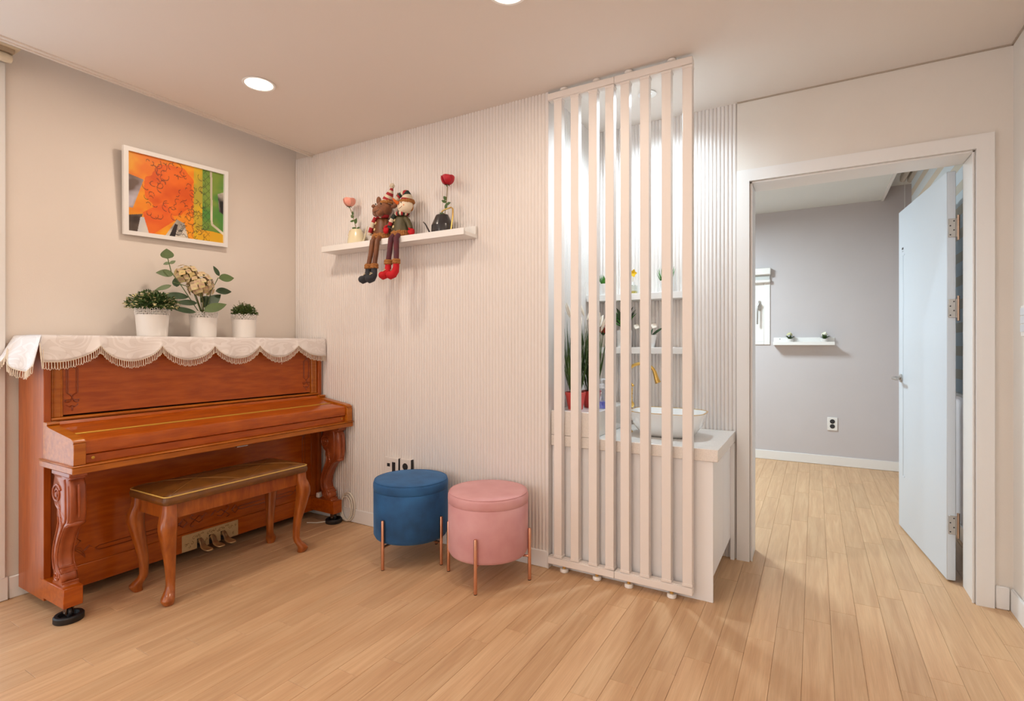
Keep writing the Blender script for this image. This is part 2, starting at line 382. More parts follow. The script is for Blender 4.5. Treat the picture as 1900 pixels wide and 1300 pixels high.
# ---- door casing, jambs, head
tr = struct(MB().prism([(-.300, 0), (-.300, 2.02), (-.362, 2.082), (-.362, 0)], YD-.014, YD+.001).build('trim_1', M_trim)); fixn(tr)
fixn(MB().prism([(.620, 0), (.682, 0), (.682, 2.082), (.620, 2.02)], YD-.014, YD+.001).build('casing', M_trim, tr))
fixn(MB().prism([(-.300, 2.02), (.620, 2.02), (.682, 2.082), (-.362, 2.082)], YD-.014, YD+.001).build('casing', M_trim, tr))
MB().box(-.300, -.289, YD+.004, YD+.19, 0, 2.012, bev=.002).box(-.293, -.286, YD+.0, YD+.012, 0, 2.010, bev=.001).build('jamb', M_trim, tr)
MB().box(.612, .620, YD+.004, YD+.19, 0, 2.012, bev=.002).box(.609, .615, YD+.0, YD+.012, 0, 2.010, bev=.001).build('jamb', M_trim, tr)
MB().box(-.289, .612, YD+.004, YD+.19, 2.010, 2.02, bev=.002).build('head_jamb', M_trim, tr)
# ---- door leaf, opened into the bedroom
droot = empty('door_1', (.557, 3.268, .008), math.atan2(.865, -.092)); droot['kind'] = 'structure'
m = MB().box(0, .868, -.036, 0, 0, 1.985, bev=.0025)      # local x along the leaf, +y is the face seen
lf = m.build('door_leaf', M_door, droot)
m = MB()
for (a0, a1, b0, b1) in ((.762, .770, .33, 1.70),):
    m.box(a0, a1, -.001, .0025, b0, b1, bev=.0015)
for z in (.33, 1.70): m.box(.735, .770, -.001, .0025, z-.004, z+.004, bev=.0015)
m.build('panel_moulding', M_door, droot)
sk = MB().box(.762, .792, 0, .0012, 1.735, 1.748).build('sticker', M_dark, droot); sk['label'] = 'small dark label'
MB().box(.764, .790, 0, .001, 1.722, 1.726).build('sticker', mat('sticker_grey', '#9DA6AC', .6), droot)
hd = MB()
hd.v = []; hd.lathe([(0, 0), (.026, 0), (.026, .008), (.022, .010), (.010, .012), (.010, .045), (0, .045)], n=24)
hd.xf(Matrix.Translation((.80, 0, .935)) @ Matrix.Rotation(radians(-90), 4, 'X'))
hd.tube([(.80, .040, .935), (.79, .046, .935), (.76, .048, .935), (.69, .048, .933)], [.010, .010, .009, .008], 12)
hd.build('handle', M_steel, droot)
hd2 = MB().lathe([(0, 0), (.026, 0), (.026, .008), (.010, .012), (.010, .045), (0, .045)], n=24)
hd2.xf(Matrix.Translation((.80, -.036, .935)) @ Matrix.Rotation(radians(90), 4, 'X'))
hd2.tube([(.80, -.078, .935), (.76, -.084, .935), (.69, -.084, .933)], [.010, .009, .008], 12).build('handle', M_steel, droot)
for z in (1.71, 1.32, .27):
    m = MB().box(-.004, 0, -.034, -.006, z-.045, z+.045, bev=.001)
    for k in range(4): m.ell((-.004, -.013-.014*(k % 2), z-.033+.022*k), (.002, .0035, .0035), 8, 4, mi=1)
    m.cyl((-.004, -.044), .0062, z-.06, z+.06, 12, mi=2).box(-.0045, -.002, -.044, -.034, z-.045, z+.045)
    m.build('hinge', [M_steel, M_dark, mat('hinge_pin', '#B79F8C', .35, .9)], droot)
# ---- bedroom window (back wall), with sash, glass, handle
wr = anchor(empty('window_1', (-.95, YF, 1.155))); wr['kind'] = 'structure'
xw0, xw1, zw0, zw1 = -1.45, -.389, 1.155, 1.905
m = MB()
for a in ((xw0+.03, xw1-.055, zw0, zw0+.028), (xw0+.03, xw1-.055, zw1-.03, zw1), (xw0, xw0+.03, zw0, zw1), (xw1-.055, xw1, zw0, zw1)):
    m.box(a[0], a[1], YF-.012, YF+.03, a[2], a[3], bev=.002)
m.build('window_frame', M_white, wr)
m = MB()
for a in ((xw0+.10, xw1-.145, zw0+.028, zw0+.085), (xw0+.10, xw1-.145, zw1-.09, zw1-.03), (xw1-.145, xw1-.055, zw0+.028, zw1-.03), (xw0+.03, xw0+.10, zw0+.028, zw1-.03)):
    m.box(a[0], a[1], YF-.006, YF+.022, a[2], a[3], bev=.003)
m.build('sash', M_white, wr)
MB().box(xw0+.09, xw1-.14, YF+.008, YF+.012, zw0+.08, zw1-.085).build('pane', glassy('window_glass', (.97, .99, 1, 1), .92), wr)
m = MB().box(-.497, -.473, YF-.018, YF-.006, 1.50, 1.60, bev=.006)
m.tube([(-.485, YF-.018, 1.57), (-.485, YF-.05, 1.565), (-.500, YF-.055, 1.54), (-.502, YF-.055, 1.36)], [.011, .011, .010, .008], 10)
m.build('window_handle', M_steel, wr)
# side window (bedroom right wall)
wr = anchor(empty('window_2', (.77, 4.4, .85))); wr['kind'] = 'structure'
m = MB()
for a in ((3.60, 5.20, .85, .90), (3.60, 5.20, 2.31, 2.36), (3.55, 3.60, .85, 2.36), (5.20, 5.25, .85, 2.36), (4.37, 4.43, .90, 2.31)):
    m.box(.742, .80, a[0], a[1], a[2], a[3], bev=.003)
m.build('window_frame', M_white, wr)
for a in ((3.60, 4.37), (4.43, 5.20)): MB().box(.775, .779, a[0], a[1], .90, 2.31).build('pane', MATS['window_glass'], wr)
# balcony window by the piano (left wall)
wr = anchor(empty('window_3', (XL, -.35, 0))); wr['kind'] = 'structure'
m = MB()
for a in ((-1.53, .845, 0, .07), (-1.53, .845, 2.28, 2.33), (-1.6, -1.53, 0, 2.33), (.845, .905, 0, 2.42), (-.38, -.32, .07, 2.28)):
    m.box(XL-.08, XL+.014, a[0], a[1], a[2], a[3], bev=.003)
m.build('window_frame', M_trim, wr)
for a in ((-1.53, -.38), (-.32, .845)): MB().box(XL-.05, XL-.044, a[0], a[1], .07, 2.28).build('pane', MATS['window_glass'], wr)
MB().box(XL+.001, XL+.018, .80, .914, 0, .105, bev=.004).build('plinth_block', M_trim, wr)

# ================================================================== FITTINGS
# curtain recess: roller blinds end by the left window
rb = anchor(empty('roller_blind', (-3.09, .4, 2.40)))
tag(rb, 'cream roller blind rolled up in the ceiling recess above the piano', 'blind')
M_blind = mat('blind_cream', '#DDD0B8', .7)
fixn(MB().prism([(-3.12, 2.515), (-3.05, 2.515), (-3.045, 2.47), (-3.052, 2.458), (-3.12, 2.458)], -1.5, .925).build('headrail', M_blind, rb))
MB().tube([(-3.09, -1.45, 2.418), (-3.09, .885, 2.418), (-3.09, .905, 2.418)], [.02, .02, .017], 16).build('fabric_roll', M_blind, rb)
MB().box(-3.11, -3.07, -1.45, .91, 2.438, 2.460, bev=.002).build('bracket', mat('blind_shade', '#B8A68F', .7), rb)
def downlight(name, x, y, r, label, col, strength):
    t = anchor(empty(name, (x, y, CEIL))); tag(t, label, 'light')
    MB().lathe([(r, .004), (r+.010, .0), (r+.013, -.003), (r+.009, -.006), (r+.001, -.004), (r-.001, .02)], (x, y, CEIL), 40, cap0=False, cap1=False).build('frame', M_white, t)
    MB().lathe([(0, -.0015), (r, -.0015), (r, .003), (0, .003)], (x, y, CEIL), 40).build('diffuser', mat(name+'_glow_'+str(strength), '#FFFFFF', .5, emis=col, estr=strength), t)
downlight('ceiling_light', -2.40, 1.633, .064, 'glowing warm round ceiling light above the piano corner', (1, .86, .7, 1), 5)
downlight('ceiling_light', -.98, 1.665, .064, 'warm round ceiling light at the top edge in front of the slatted screen', (1, .86, .7, 1), 5)
# niche spot
t = anchor(empty('recessed_spotlight', (-.752, 2.706, CEIL))); tag(t, 'small cool white recessed spotlight in the niche ceiling behind the slats', 'light')
MB().lathe([(.020, .0), (.044, -.001), (.047, -.004), (.040, -.006), (.021, -.003)], (-.752, 2.706, CEIL), 32, cap0=False, cap1=False).build('frame', M_white, t)
MB().lathe([(0, -.002), (.021, -.002), (.021, .001), (0, .001)], (-.752, 2.706, CEIL), 24).build('diffuser', mat('spot_glow', '#FFFFFF', .5, emis=(.8, .9, 1, 1), estr=6), t)

# ---- slatted screens (two modules)
def screen(x0, x1, slats, feet, label):
    t = anchor(empty('slatted_screen', ((x0+x1)/2, 2.436, 0))); tag(t, label, 'room divider', 'slatted screens')
    y0, y1 = 2.416, 2.456
    MB().box(x0, x1, y0, y1, .033, .068, bev=.0025).box(x0+.004, x1-.004, y0+.004, y1-.004, .068, .072, bev=.001).build('bottom_rail', M_screen, t)
    MB().box(x0, x1, y0, y1, 2.402, 2.436, bev=.0025).box(x0+.004, x1-.004, y0+.004, y1-.004, 2.398, 2.402, bev=.001).build('top_rail', M_screen, t)
    for xs in slats:
        w2 = .0212
        m = MB().box(xs-w2, xs+w2, y0+.001, y1-.001, .072, 2.398, bev=.0012)
        m.box(xs-w2-.002, xs+w2+.002, y0-.001, y1+.001, .072, .084, bev=.001).box(xs-w2-.002, xs+w2+.002, y0-.001, y1+.001, 2.386, 2.398, bev=.001)
        m.build('slat', M_screen, t)
    for xf in feet:
        MB().lathe([(0, 0), (.018, 0), (.021, .003), (.021, .014), (.018, .018), (.008, .018), (.008, .034), (0, .034)], (xf, 2.436, 0), 20, mis=[0, 0, 0, 0, 0, 1, 1, 1]).build('foot', [M_pot, M_gold], t)
        MB().lathe([(0, 2.452), (.018, 2.452), (.021, 2.449), (.021, 2.441), (.012, 2.434), (0, 2.434)], (xf, 2.436, 0), 20).build('foot', M_pot, t)
screen(-1.185, -.832, (-1.128, -1.036, -.940, -.855), (-1.100, -.925), 'left white slatted screen panel between floor and ceiling, beside the fluted wall')
screen(-.831, -.470, (-.779, -.685, -.585, -.4925), (-.765, -.565), 'right white slatted screen panel between floor and ceiling, in front of the basin')

# ---- vanity cabinet and counter
vc = anchor(empty('vanity_cabinet', (-.78, 2.75, 0))); tag(vc, 'white vanity cabinet standing behind the slatted screens', 'cabinet')
MB().box(XN, -.392, 2.472, 2.482, 0, .629, bev=.001).build('front_panel', M_cab, vc)
MB().box(XN+.001, -.46, 2.482, YD-.01, 0, .628).box(-.46, -.412, 2.482, YD-.01, .12, .628).build('body', M_cab, vc)
for y0, y1 in ((2.484, 2.766), (2.769, YD-.012)):
    MB().box(-.410, -.392, y0, y1, .115, .625, bev=.0015).build('door', M_cab, vc)
MB().box(-.392, -.372, 3.022, YD-.001, 0, .625, bev=.001).build('filler_strip', M_cab, vc)
ct = anchor(empty('countertop', (-.78, 2.75, .63))); tag(ct, 'white speckled stone countertop with raised ledge on its left', 'countertop')
MB().box(XN, -.370, 2.459, YD+.001, .631, .686, bev=.002).build('slab', M_quartz, ct)
MB().box(XN, -.945, 2.459, YD+.001, .687, .812, bev=.002).build('raised_ledge', M_quartz, ct)

# ---- vessel basin
def sq_ring(cx, cy, a, b, z, p=3.2, n=48):
    r = []
    for k in range(n):
        t = 2*pi*k/n; c, s_ = cos(t), sin(t)
        r.append((cx+a*math.copysign(abs(c)**(2/p), c), cy+b*math.copysign(abs(s_)**(2/p), s_), z))
    return r
BX, BY = -.655, 2.742
bs = anchor(empty('vessel_basin', (BX, BY, .686))); tag(bs, 'white square vessel basin with thin gold rim on the countertop', 'basin')
prof = [(.105, .075, .687), (.120, .088, .689), (.140, .105, .705), (.165, .128, .740), (.182, .143, .780), (.190, .150, .811)]
inn = [(.184, .144, .811), (.172, .133, .778), (.150, .112, .735), (.110, .08, .712), (.03, .025, .706)]
m = MB().loft([sq_ring(BX, BY, *p) for p in prof]+[sq_ring(BX, BY, *p) for p in inn]); m.build('bowl', M_china, bs)
MB().loft([sq_ring(BX, BY, .1905, .1505, .8105), sq_ring(BX, BY, .1905, .1505, .8125), sq_ring(BX, BY, .1835, .1435, .8125), sq_ring(BX, BY, .1835, .1435, .8105)], False, False).build('gold_rim', M_gold, bs)
MB().lathe([(0, .7065), (.021, .7065), (.023, .709), (.018, .711), (0, .711)], (BX, BY, 0), 20).build('drain', M_gold, bs)
# ---- swan neck tap
fx, fy = -.868, 2.742
fa = anchor(empty('swan_neck_tap', (fx, fy, .686))); tag(fa, 'tall gold swan-neck tap standing left of the basin', 'tap')
MB().lathe([(0, 0), (.027, 0), (.028, .006), (.020, .012), (.014, .022), (.013, .045), (.017, .055), (.017, .062), (.0125, .07), (.0125, .15), (.018, .158), (.018, .17), (.012, .18), (.011, .30), (0, .30)], (fx, fy, .686), 24).build('body', M_gold, fa)
pts = [(fx, fy, .985)]
for k in range(0, 15):
    a = pi-(pi*.86)*k/14; pts.append((fx+.078+.078*cos(a), fy-.02*k/14, .985+.066*sin(a)+.002))
pts.append((fx+.160, fy-.021, .975))
MB().tube(pts, [.0085]*len(pts), 12).tube([pts[-2], (fx+.163, fy-.022, .968), (fx+.169, fy-.023, .955)], [.0095, .013, .015], 14).build('spout', M_gold, fa)
m = MB().ell((fx+.020, fy-.012, .835), .020, 16, 10).tube([(fx+.02, fy-.012, .85), (fx+.022, fy-.014, .885), (fx+.026, fy-.018, .925)], [.011, .0075, .008], 12)
for q in (.872, .893, .91): m.torus((fx+.0225, fy-.015, q), .008, .003, n=14)
m.ell((fx+.020, fy-.02, .935), .008, 10, 6).ell((fx+.034, fy-.02, .937), .008, 10, 6).ell((fx+.027, fy-.02, .945), .007, 10, 6)
m.build('lever', M_gold, fa)
# ---- soap dispenser
sx, sy, sz = -.985, 2.665, .812
sd = anchor(empty('soap_dispenser', (sx, sy, sz))); tag(sd, 'clear pump bottle with blue liquid soap on the raised ledge', 'bottle')
MB().lathe([(.0, 0), (.028, 0), (.030, .004), (.030, .05), (.026, .075), (.018, .098), (.013, .108), (.013, .115), (0, .115)], (sx, sy, sz), 24).build('bottle', glassy('clear_plastic', (.86, .90, .95, 1), .80, .05), sd)
MB().lathe([(0, .002), (.0275, .002), (.0275, .038), (0, .038)], (sx, sy, sz), 24).build('soap', mat('blue_soap', '#3B4FD0', .2), sd)
MB().lathe([(0, .108), (.016, .108), (.016, .130), (.010, .132), (.005, .134), (.005, .150), (.010, .151), (.010, .158), (0, .158)], (sx, sy, sz), 20).tube([(sx, sy, sz+.155), (sx+.022, sy-.008, sz+.155), (sx+.030, sy-.01, sz+.150)], [.005, .005, .003], 8).build('pump', mat('clear_pump', '#DDE3EC', .3), sd)
# ---- niche shelves
def box_shelf(x0, x1, y0, y1, z0, z1, label, name='wall_shelf', group=None, m=None):
    return tag(MB().box(x0-(x0+x1)/2, x1-(x0+x1)/2, y0-y1, 0, 0, z1-z0, bev=.0015).build(name, m or M_white, off=(0, 0, 0)), label, 'shelf', group)
o = box_shelf(-1.181, -.620, 2.935, YD, 1.408, 1.445, 'upper white floating shelf on the fluted niche wall, with grass pots', group='niche shelves'); o.location = ((-1.181-.620)/2, YD+.001, 1.408)
o = box_shelf(-1.181, -.620, 2.935, YD, 1.101, 1.138, 'lower white floating shelf on the fluted niche wall, with three leafy pots', group='niche shelves'); o.location = ((-1.181-.620)/2, YD+.001, 1.101)

# ---- fluted-wall shelf over the stools
SZ = 1.779; SX0, SX1 = -2.742, -1.629
sh = anchor(empty('wall_shelf', ((SX0+SX1)/2, YB, 1.745))); tag(sh, 'long white floating shelf on the fluted wall holding the two plush dolls', 'shelf')
MB().box(SX0, SX1, 2.31, YB+.002, 1.745, 1.765, bev=.001).build('board', M_white, sh)
MB().box(SX0, SX1, 2.303, 2.315, 1.745, 1.781, bev=.001).build('front_lip', M_white, sh)
MB().box(SX0, SX1, YB-.012, YB+.001, 1.765, 1.812, bev=.001).build('back_rail', M_white, sh)

# ================================================================== PLANTS (builders)
def floret(m, c, nrm, r, mi=0):
    n = Vector(nrm).normalized(); u = n.orthogonal().normalized(); v = n.cross(u)
    for k in range(4):
        a = k*pi/2+.3; d = u*cos(a)+v*sin(a)
        m.leaf(Vector(c), d+n*.35, r, r*1.15, n, curl=.25, fold=.1, n=3, mi=mi, shape=1.3)
def bush(t, c, R, H, n, seed, ls=.012, mats=None, buds=0, spread=1.0):
    rnd = random.Random(seed); m = MB()
    for i in range(n):
        a = rnd.uniform(0, 2*pi); e = math.acos(1-rnd.random()); rr = rnd.uniform(.45, 1)
        d = Vector((sin(e)*cos(a), sin(e)*sin(a), cos(e)*.9))
        p = Vector(c)+Vector((d.x*R, d.y*R, d.z*H))*rr
        mi = 1 if buds and rnd.random() < buds and rr > .75 else 0
        dd = d+Vector((rnd.uniform(-1, 1), rnd.uniform(-1, 1), rnd.uniform(-.6, 1)))*.8
        m.leaf(p, dd, ls*rnd.uniform(.7, 1.2), ls*.55, (rnd.uniform(-1, 1), rnd.uniform(-1, 1), 1), curl=.3, fold=.1, n=2, mi=mi)
    for i in range(n//14):
        a = rnd.uniform(0, 2*pi); rr = rnd.uniform(.2, .9); p = Vector(c)+Vector((R*rr*cos(a), R*rr*sin(a), H*sqrt(1-rr*rr)*.85))
        m.tube([Vector(c)+Vector((0, 0, -.01)), (Vector(c)+p)/2, p], .0009, 3)
    o = m.build('foliage', mats, t); o['kind'] = 'stuff'; return o
def grass(t, c, r0, H, n, seed, w, mt, lean=.5, name='grass_tuft', droop=.35):
    rnd = random.Random(seed); m = MB()
    for i in range(n):
        a = rnd.uniform(0, 2*pi); q = rnd.uniform(0, 1)**.5; b = Vector(c)+Vector((r0*q*cos(a), r0*q*sin(a), 0)); h = H*rnd.uniform(.6, 1.0)
        l = lean*rnd.uniform(.2, 1); d = Vector((cos(a)*l, sin(a)*l, 1))
        m.leaf(b, d, h, w*rnd.uniform(.7, 1.1), (cos(a), sin(a), .1), curl=-droop*rnd.uniform(.1, .6)*-1, fold=.3, n=5, shape=.75)
    o = m.build(name, mt, t); o['kind'] = 'stuff'; return o
def lace_pot(t, c, rt, rb_, H):
    x, y, z = c
    zb = z+H*.80
    MB().lathe([(0, z), (rb_-.002, z), (rb_, z+.002), (rt-(rt-rb_)*.2, zb), (rt-(rt-rb_)*.2-.0015, zb), (rb_-.002, z+.006), (0, z+.006)], (x, y, 0), 40).build('pot', M_pot, t)
    m = MB(); n = 26
    for j in range(3):
        for k in range(n):
            a = 2*pi*(k+.5*j)/n; rr = rt-(rt-rb_)*.2*(1-j/2.); zz = zb+.003+j*H*.075+(.003*(k % 3 == 0) if j == 2 else 0)
            R = Matrix.Rotation(a, 3, 'Z') @ Matrix.Rotation(pi/2, 3, 'Y')
            m.torus((x+rr*cos(a), y+rr*sin(a), zz), .0050+.0010*((k+j) % 3), .0017, R, 8, 4)
    o = m.build('lace_rim', M_pot, t); o['kind'] = 'stuff'
    MB().lathe([(0, zb-.004), (rt-.004, zb-.004), (rt-.006, zb+.001), (0, zb+.004)], (x, y, 0), 24).build('soil', mat('moss_soil', '#3C3A22', .95), t)

# ================================================================== PIANO
PY0, PY1 = .945, 2.412; PXB, PXF = -3.145, -2.875
pn = anchor(empty('upright_piano', (-2.95, (PY0+PY1)/2, 0))); tag(pn, 'reddish brown upright piano with closed lid and carved scroll legs', 'piano')
for y0, y1 in ((PY0, PY0+.026), (PY1-.026, PY1)):
    MB().box(PXB, PXF+.004, y0, y1, .048, 1.16, bev=.002).build('side_panel', M_woodv, pn)
MB().box(PXB-.005, PXF+.02, PY0-.010, PY1+.006, 1.161, 1.187, bev=.004).build('top_lid', M_wood, pn)
MB().box(PXB, PXB+.012, PY0+.027, PY1-.027, .06, 1.149).build('back_board', M_wood, pn)
XP = -2.892
up = MB().box(XP-.018, XP, PY0+.075, PY1-.075, .84, 1.159).build('upper_panel', M_wood, pn)
for s_ in (0, 1):
    ya = PY0+.027 if s_ == 0 else PY1-.073
    m = MB().box(XP-.018, XP+.006, ya, ya+.046, .832, 1.149, bev=.002)
    for q in (.007, .014, .040): m.tube([(XP+.006, ya+q, .834), (XP+.006, ya+q, 1.148)], .0028, 6)
    m.build('pilaster', M_woodl, pn)
m = MB().box(XP-.018, XP+.022, PY0+.027, PY1-.027, .818, .832, bev=.002).tube([(XP+.022, PY0+.03, .826), (XP+.022, PY1-.03, .826)], .005, 8)
m.build('rail_moulding', M_woodl, pn)
def curve2(mb, pts, x, r=.0028):
    mb.tube([(x, a, b) for a, b in pts], r, 5, up=(1, 0, 0))
def ornament(mb, yc, ztop, zbot, x, flip=1):
    w = .0165; z1 = zbot
    curve2(mb, [(yc-w-.004, z1), (yc-w-.004, ztop), (yc+.008, ztop+.022)], x)
    curve2(mb, [(yc+w+.004, z1), (yc+w+.004, ztop), (yc-.008, ztop+.022)], x)
    curve2(mb, [(yc-w+.002, z1), (yc-w+.002, ztop-.004), (yc, ztop+.008)], x, .0014)
    curve2(mb, [(yc+w-.002, z1), (yc+w-.002, ztop-.004), (yc, ztop+.008)], x, .0014)
    for s_ in (-1, 1):
        curve2(mb, [(yc+s_*w, z1), (yc+s_*.004, z1-.010*flip), (yc-s_*.004, z1-.030*flip)]+[(yc-s_*(.016+.011*cos(a)), z1-(.030+.011*sin(a))*flip) for a in (0, .8, 1.6, 2.4, 3.2)], x)
        curve2(mb, [(yc, z1-.056*flip), (yc+s_*.010, z1-.062*flip), (yc+s_*.018, z1-.056*flip), (yc+s_*.022, z1-.050*flip)], x, .0028)
    mb.ell((x, yc, z1-.070*flip), (.003, .004, .012), 8, 6)
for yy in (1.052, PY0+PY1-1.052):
    m = MB(); ornament(m, yy, 1.045, .935, XP+.0005); m.build('carved_ornament', mat('groove_shade_brown', '#8A3C12', .3, coat=.5), pn)  # raised beads coloured dark, standing in for shade in carved grooves
# lower panel
XQ = -2.900
MB().box(XQ-.018, XQ, PY0+.027, PY1-.027, .052, .628).build('lower_panel', M_wood, pn)
MB().box(XQ, XQ+.010, PY0+.027, PY1-.027, .052, .150, bev=.002).build('bottom_rail', M_wood, pn)
for s_ in (0, 1):
    ya = PY0+.027 if s_ == 0 else PY1-.067
    MB().box(XQ, XQ+.008, ya, ya+.04, .150, .628, bev=.002).build('stile', M_woodv, pn)
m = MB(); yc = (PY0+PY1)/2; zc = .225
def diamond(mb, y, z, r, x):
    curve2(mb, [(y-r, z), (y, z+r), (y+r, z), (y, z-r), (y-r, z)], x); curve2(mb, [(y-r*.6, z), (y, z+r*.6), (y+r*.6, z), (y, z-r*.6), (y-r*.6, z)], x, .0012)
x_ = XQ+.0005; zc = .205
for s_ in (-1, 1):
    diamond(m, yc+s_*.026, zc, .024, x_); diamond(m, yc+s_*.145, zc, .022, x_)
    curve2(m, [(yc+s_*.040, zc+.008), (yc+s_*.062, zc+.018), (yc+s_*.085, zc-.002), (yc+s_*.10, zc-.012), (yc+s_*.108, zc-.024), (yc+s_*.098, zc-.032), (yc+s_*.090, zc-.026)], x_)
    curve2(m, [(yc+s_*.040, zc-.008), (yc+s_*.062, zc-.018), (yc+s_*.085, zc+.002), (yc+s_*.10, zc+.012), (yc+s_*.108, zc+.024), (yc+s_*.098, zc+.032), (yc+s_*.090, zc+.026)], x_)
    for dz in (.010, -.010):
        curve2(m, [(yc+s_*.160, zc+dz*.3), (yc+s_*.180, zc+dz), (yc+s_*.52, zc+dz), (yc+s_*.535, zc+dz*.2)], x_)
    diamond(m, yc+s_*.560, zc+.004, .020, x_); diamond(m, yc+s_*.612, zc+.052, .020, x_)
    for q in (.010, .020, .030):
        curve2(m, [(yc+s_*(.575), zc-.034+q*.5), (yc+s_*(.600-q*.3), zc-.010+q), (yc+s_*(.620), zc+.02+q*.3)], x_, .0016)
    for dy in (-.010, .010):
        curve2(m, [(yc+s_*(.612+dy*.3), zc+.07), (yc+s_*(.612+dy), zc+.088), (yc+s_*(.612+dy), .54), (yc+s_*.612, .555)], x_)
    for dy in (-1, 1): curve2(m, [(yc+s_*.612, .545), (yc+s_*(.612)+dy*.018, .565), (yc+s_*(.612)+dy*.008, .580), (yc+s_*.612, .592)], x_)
m.build('carved_ornament', mat('groove_shade_brown', '#8A3C12', .3, coat=.5), pn)  # same groove shade put into the bead colour
# toe blocks, carved legs, casters
def toe_leg(ya, yb, s_):
    MB().box(XQ-.01, -2.672, ya, yb, .062, .143, bev=.0025).build('toe_block', M_wood, pn)
    prof_f = [(-2.640, .626), (-2.636, .600), (-2.652, .592), (-2.640, .570), (-2.634, .520), (-2.634, .470), (-2.640, .425), (-2.655, .403), (-2.680, .392), (-2.700, .375), (-2.730, .335), (-2.752, .290), (-2.760, .250), (-2.752, .218), (-2.737, .205), (-2.722, .192), (-2.714, .172), (-2.722, .155), (-2.705, .150), (-2.700, .1435)]
    prof_b = [(-2.805, .626), (-2.800, .606), (-2.788, .598), (-2.796, .575), (-2.808, .540), (-2.803, .500), (-2.785, .475), (-2.765, .462), (-2.768, .440), (-2.758, .420), (-2.765, .390), (-2.785, .350), (-2.808, .300), (-2.816, .260), (-2.812, .225), (-2.805, .205), (-2.800, .185), (-2.795, .165), (-2.805, .152), (-2.810, .1435)]
    y0, y1 = ya+.010, yb-.002; rings = []
    N_ = len(prof_f)
    for (xf, zf), (xb, zb) in zip(prof_f, prof_b):
        e = .005
        ring = [(xf-e, y0, zf), (xf, y0+e, zf), (xf, (y0*.72+y1*.28), zf), (xf-.005, (y0+y1)/2, zf), (xf, (y0*.28+y1*.72), zf), (xf, y1-e, zf), (xf-e, y1, zf), (xb+e, y1, zb), (xb, y1-e, zb), (xb, y0+e, zb), (xb+e, y0, zb)]
        rings.append(ring)
    lg = MB().loft(rings).build('leg', M_woodc, pn, ang=50)
    m = MB()
    for yy, sg in ((y0, -1), (y1, 1)):
        def spiral(cx, cz, R0, turns, r0, dirn=1, ph=0, n=30):
            m.tube([(cx+R0*(1-k/n*.88)*cos(ph+dirn*k/n*turns*2*pi), yy+sg*.001, cz+R0*(1-k/n*.88)*sin(ph+dirn*k/n*turns*2*pi)) for k in range(n+1)], [r0*(1-.45*k/n) for k in range(n+1)], 6)
        spiral(-2.762, .525, .042, 2.0, .0055, 1, pi*.15)
        m.ell((-2.762, yy, .525), (.010, .006, .010), 10, 6)
        # sweeping bands from the top scroll to the base scroll
        fr = [((a[0]*.75+b[0]*.25), (a[1]*.75+b[1]*.25)) for a, b in zip(prof_f[2:17], prof_b[2:17])]
        m.tube([(p[0], yy+sg*.0005, p[1]) for p in fr], .0045, 6)
        fr = [((a[0]*.93+b[0]*.07), (a[1]*.93+b[1]*.07)) for a, b in zip(prof_f[3:16], prof_b[3:16])]
        m.tube([(p[0], yy+sg*.0005, p[1]) for p in fr], .003, 6)
        fr = [((a[0]*.2+b[0]*.8), (a[1]*.2+b[1]*.8)) for a, b in zip(prof_f[8:16], prof_b[8:16])]
        m.tube([(p[0], yy, p[1]) for p in fr], .004, 6)
        for k in range(6):
            z = .475-.016*k; m.ell((-2.742+.004*k, yy, z), (.016, .004, .006), 8, 6, Matrix.Rotation(radians(35+4*k), 3, 'Y'))
        spiral(-2.765, .178, .020, 1.6, .0045, -1, 0, 20)
    for z, xx in ((.212, -2.748), (.196, -2.728), (.155, -2.718)): m.tube([(xx+.002, y0-.001, z), (xx+.002, y1+.001, z)], .0045, 8)
    m.tube([(-2.632, (y0+y1)/2, .575), (-2.629, (y0+y1)/2, .52), (-2.630, (y0+y1)/2, .44)], [.004, .006, .003], 8)
    m.ell((-2.655, (y0+y1)/2, .412), (.018, .033, .013), 14, 8)
    m.tube([(-2.638, y0-.002, .612), (-2.638, y1+.002, .612)], .005, 8).box(-2.805, -2.632, y0-.004, y1+.004, .604, .626, bev=.004)
    m.build('leg_carving', M_woodc, lg)
    cx, cy = -2.705, (ya+yb)/2-.004
    MB().lathe([(0, 0), (.050, 0), (.052, .003), (.052, .022), (.048, .027), (.036, .026), (.030, .012), (0, .012)], (cx, cy, 0), 32).build('caster_cup', M_black, pn)
    c = MB().torus((cx, cy, .034), .014, .008, Matrix.Rotation(pi/2, 3, 'X'), 18, 8).cyl((cx, cy+.001), .010, .048, .062, 14, mi=1)
    c.box(cx-.020, cx+.012, cy-.014, cy-.010, .026, .060, mi=1, bev=.002).box(cx-.020, cx+.012, cy+.010, cy+.014, .026, .060, mi=1, bev=.002)
    c.ell((cx, cy-.015, .034), (.004, .002, .004), 8, 4, mi=2)
    c.build('caster', [M_dark, mat('caster_bronze', '#6B4A35', .4, .7), M_steel], pn)
toe_leg(PY0-.002, PY0+.066, 0); toe_leg(PY1-.072, PY1-.004, 1)
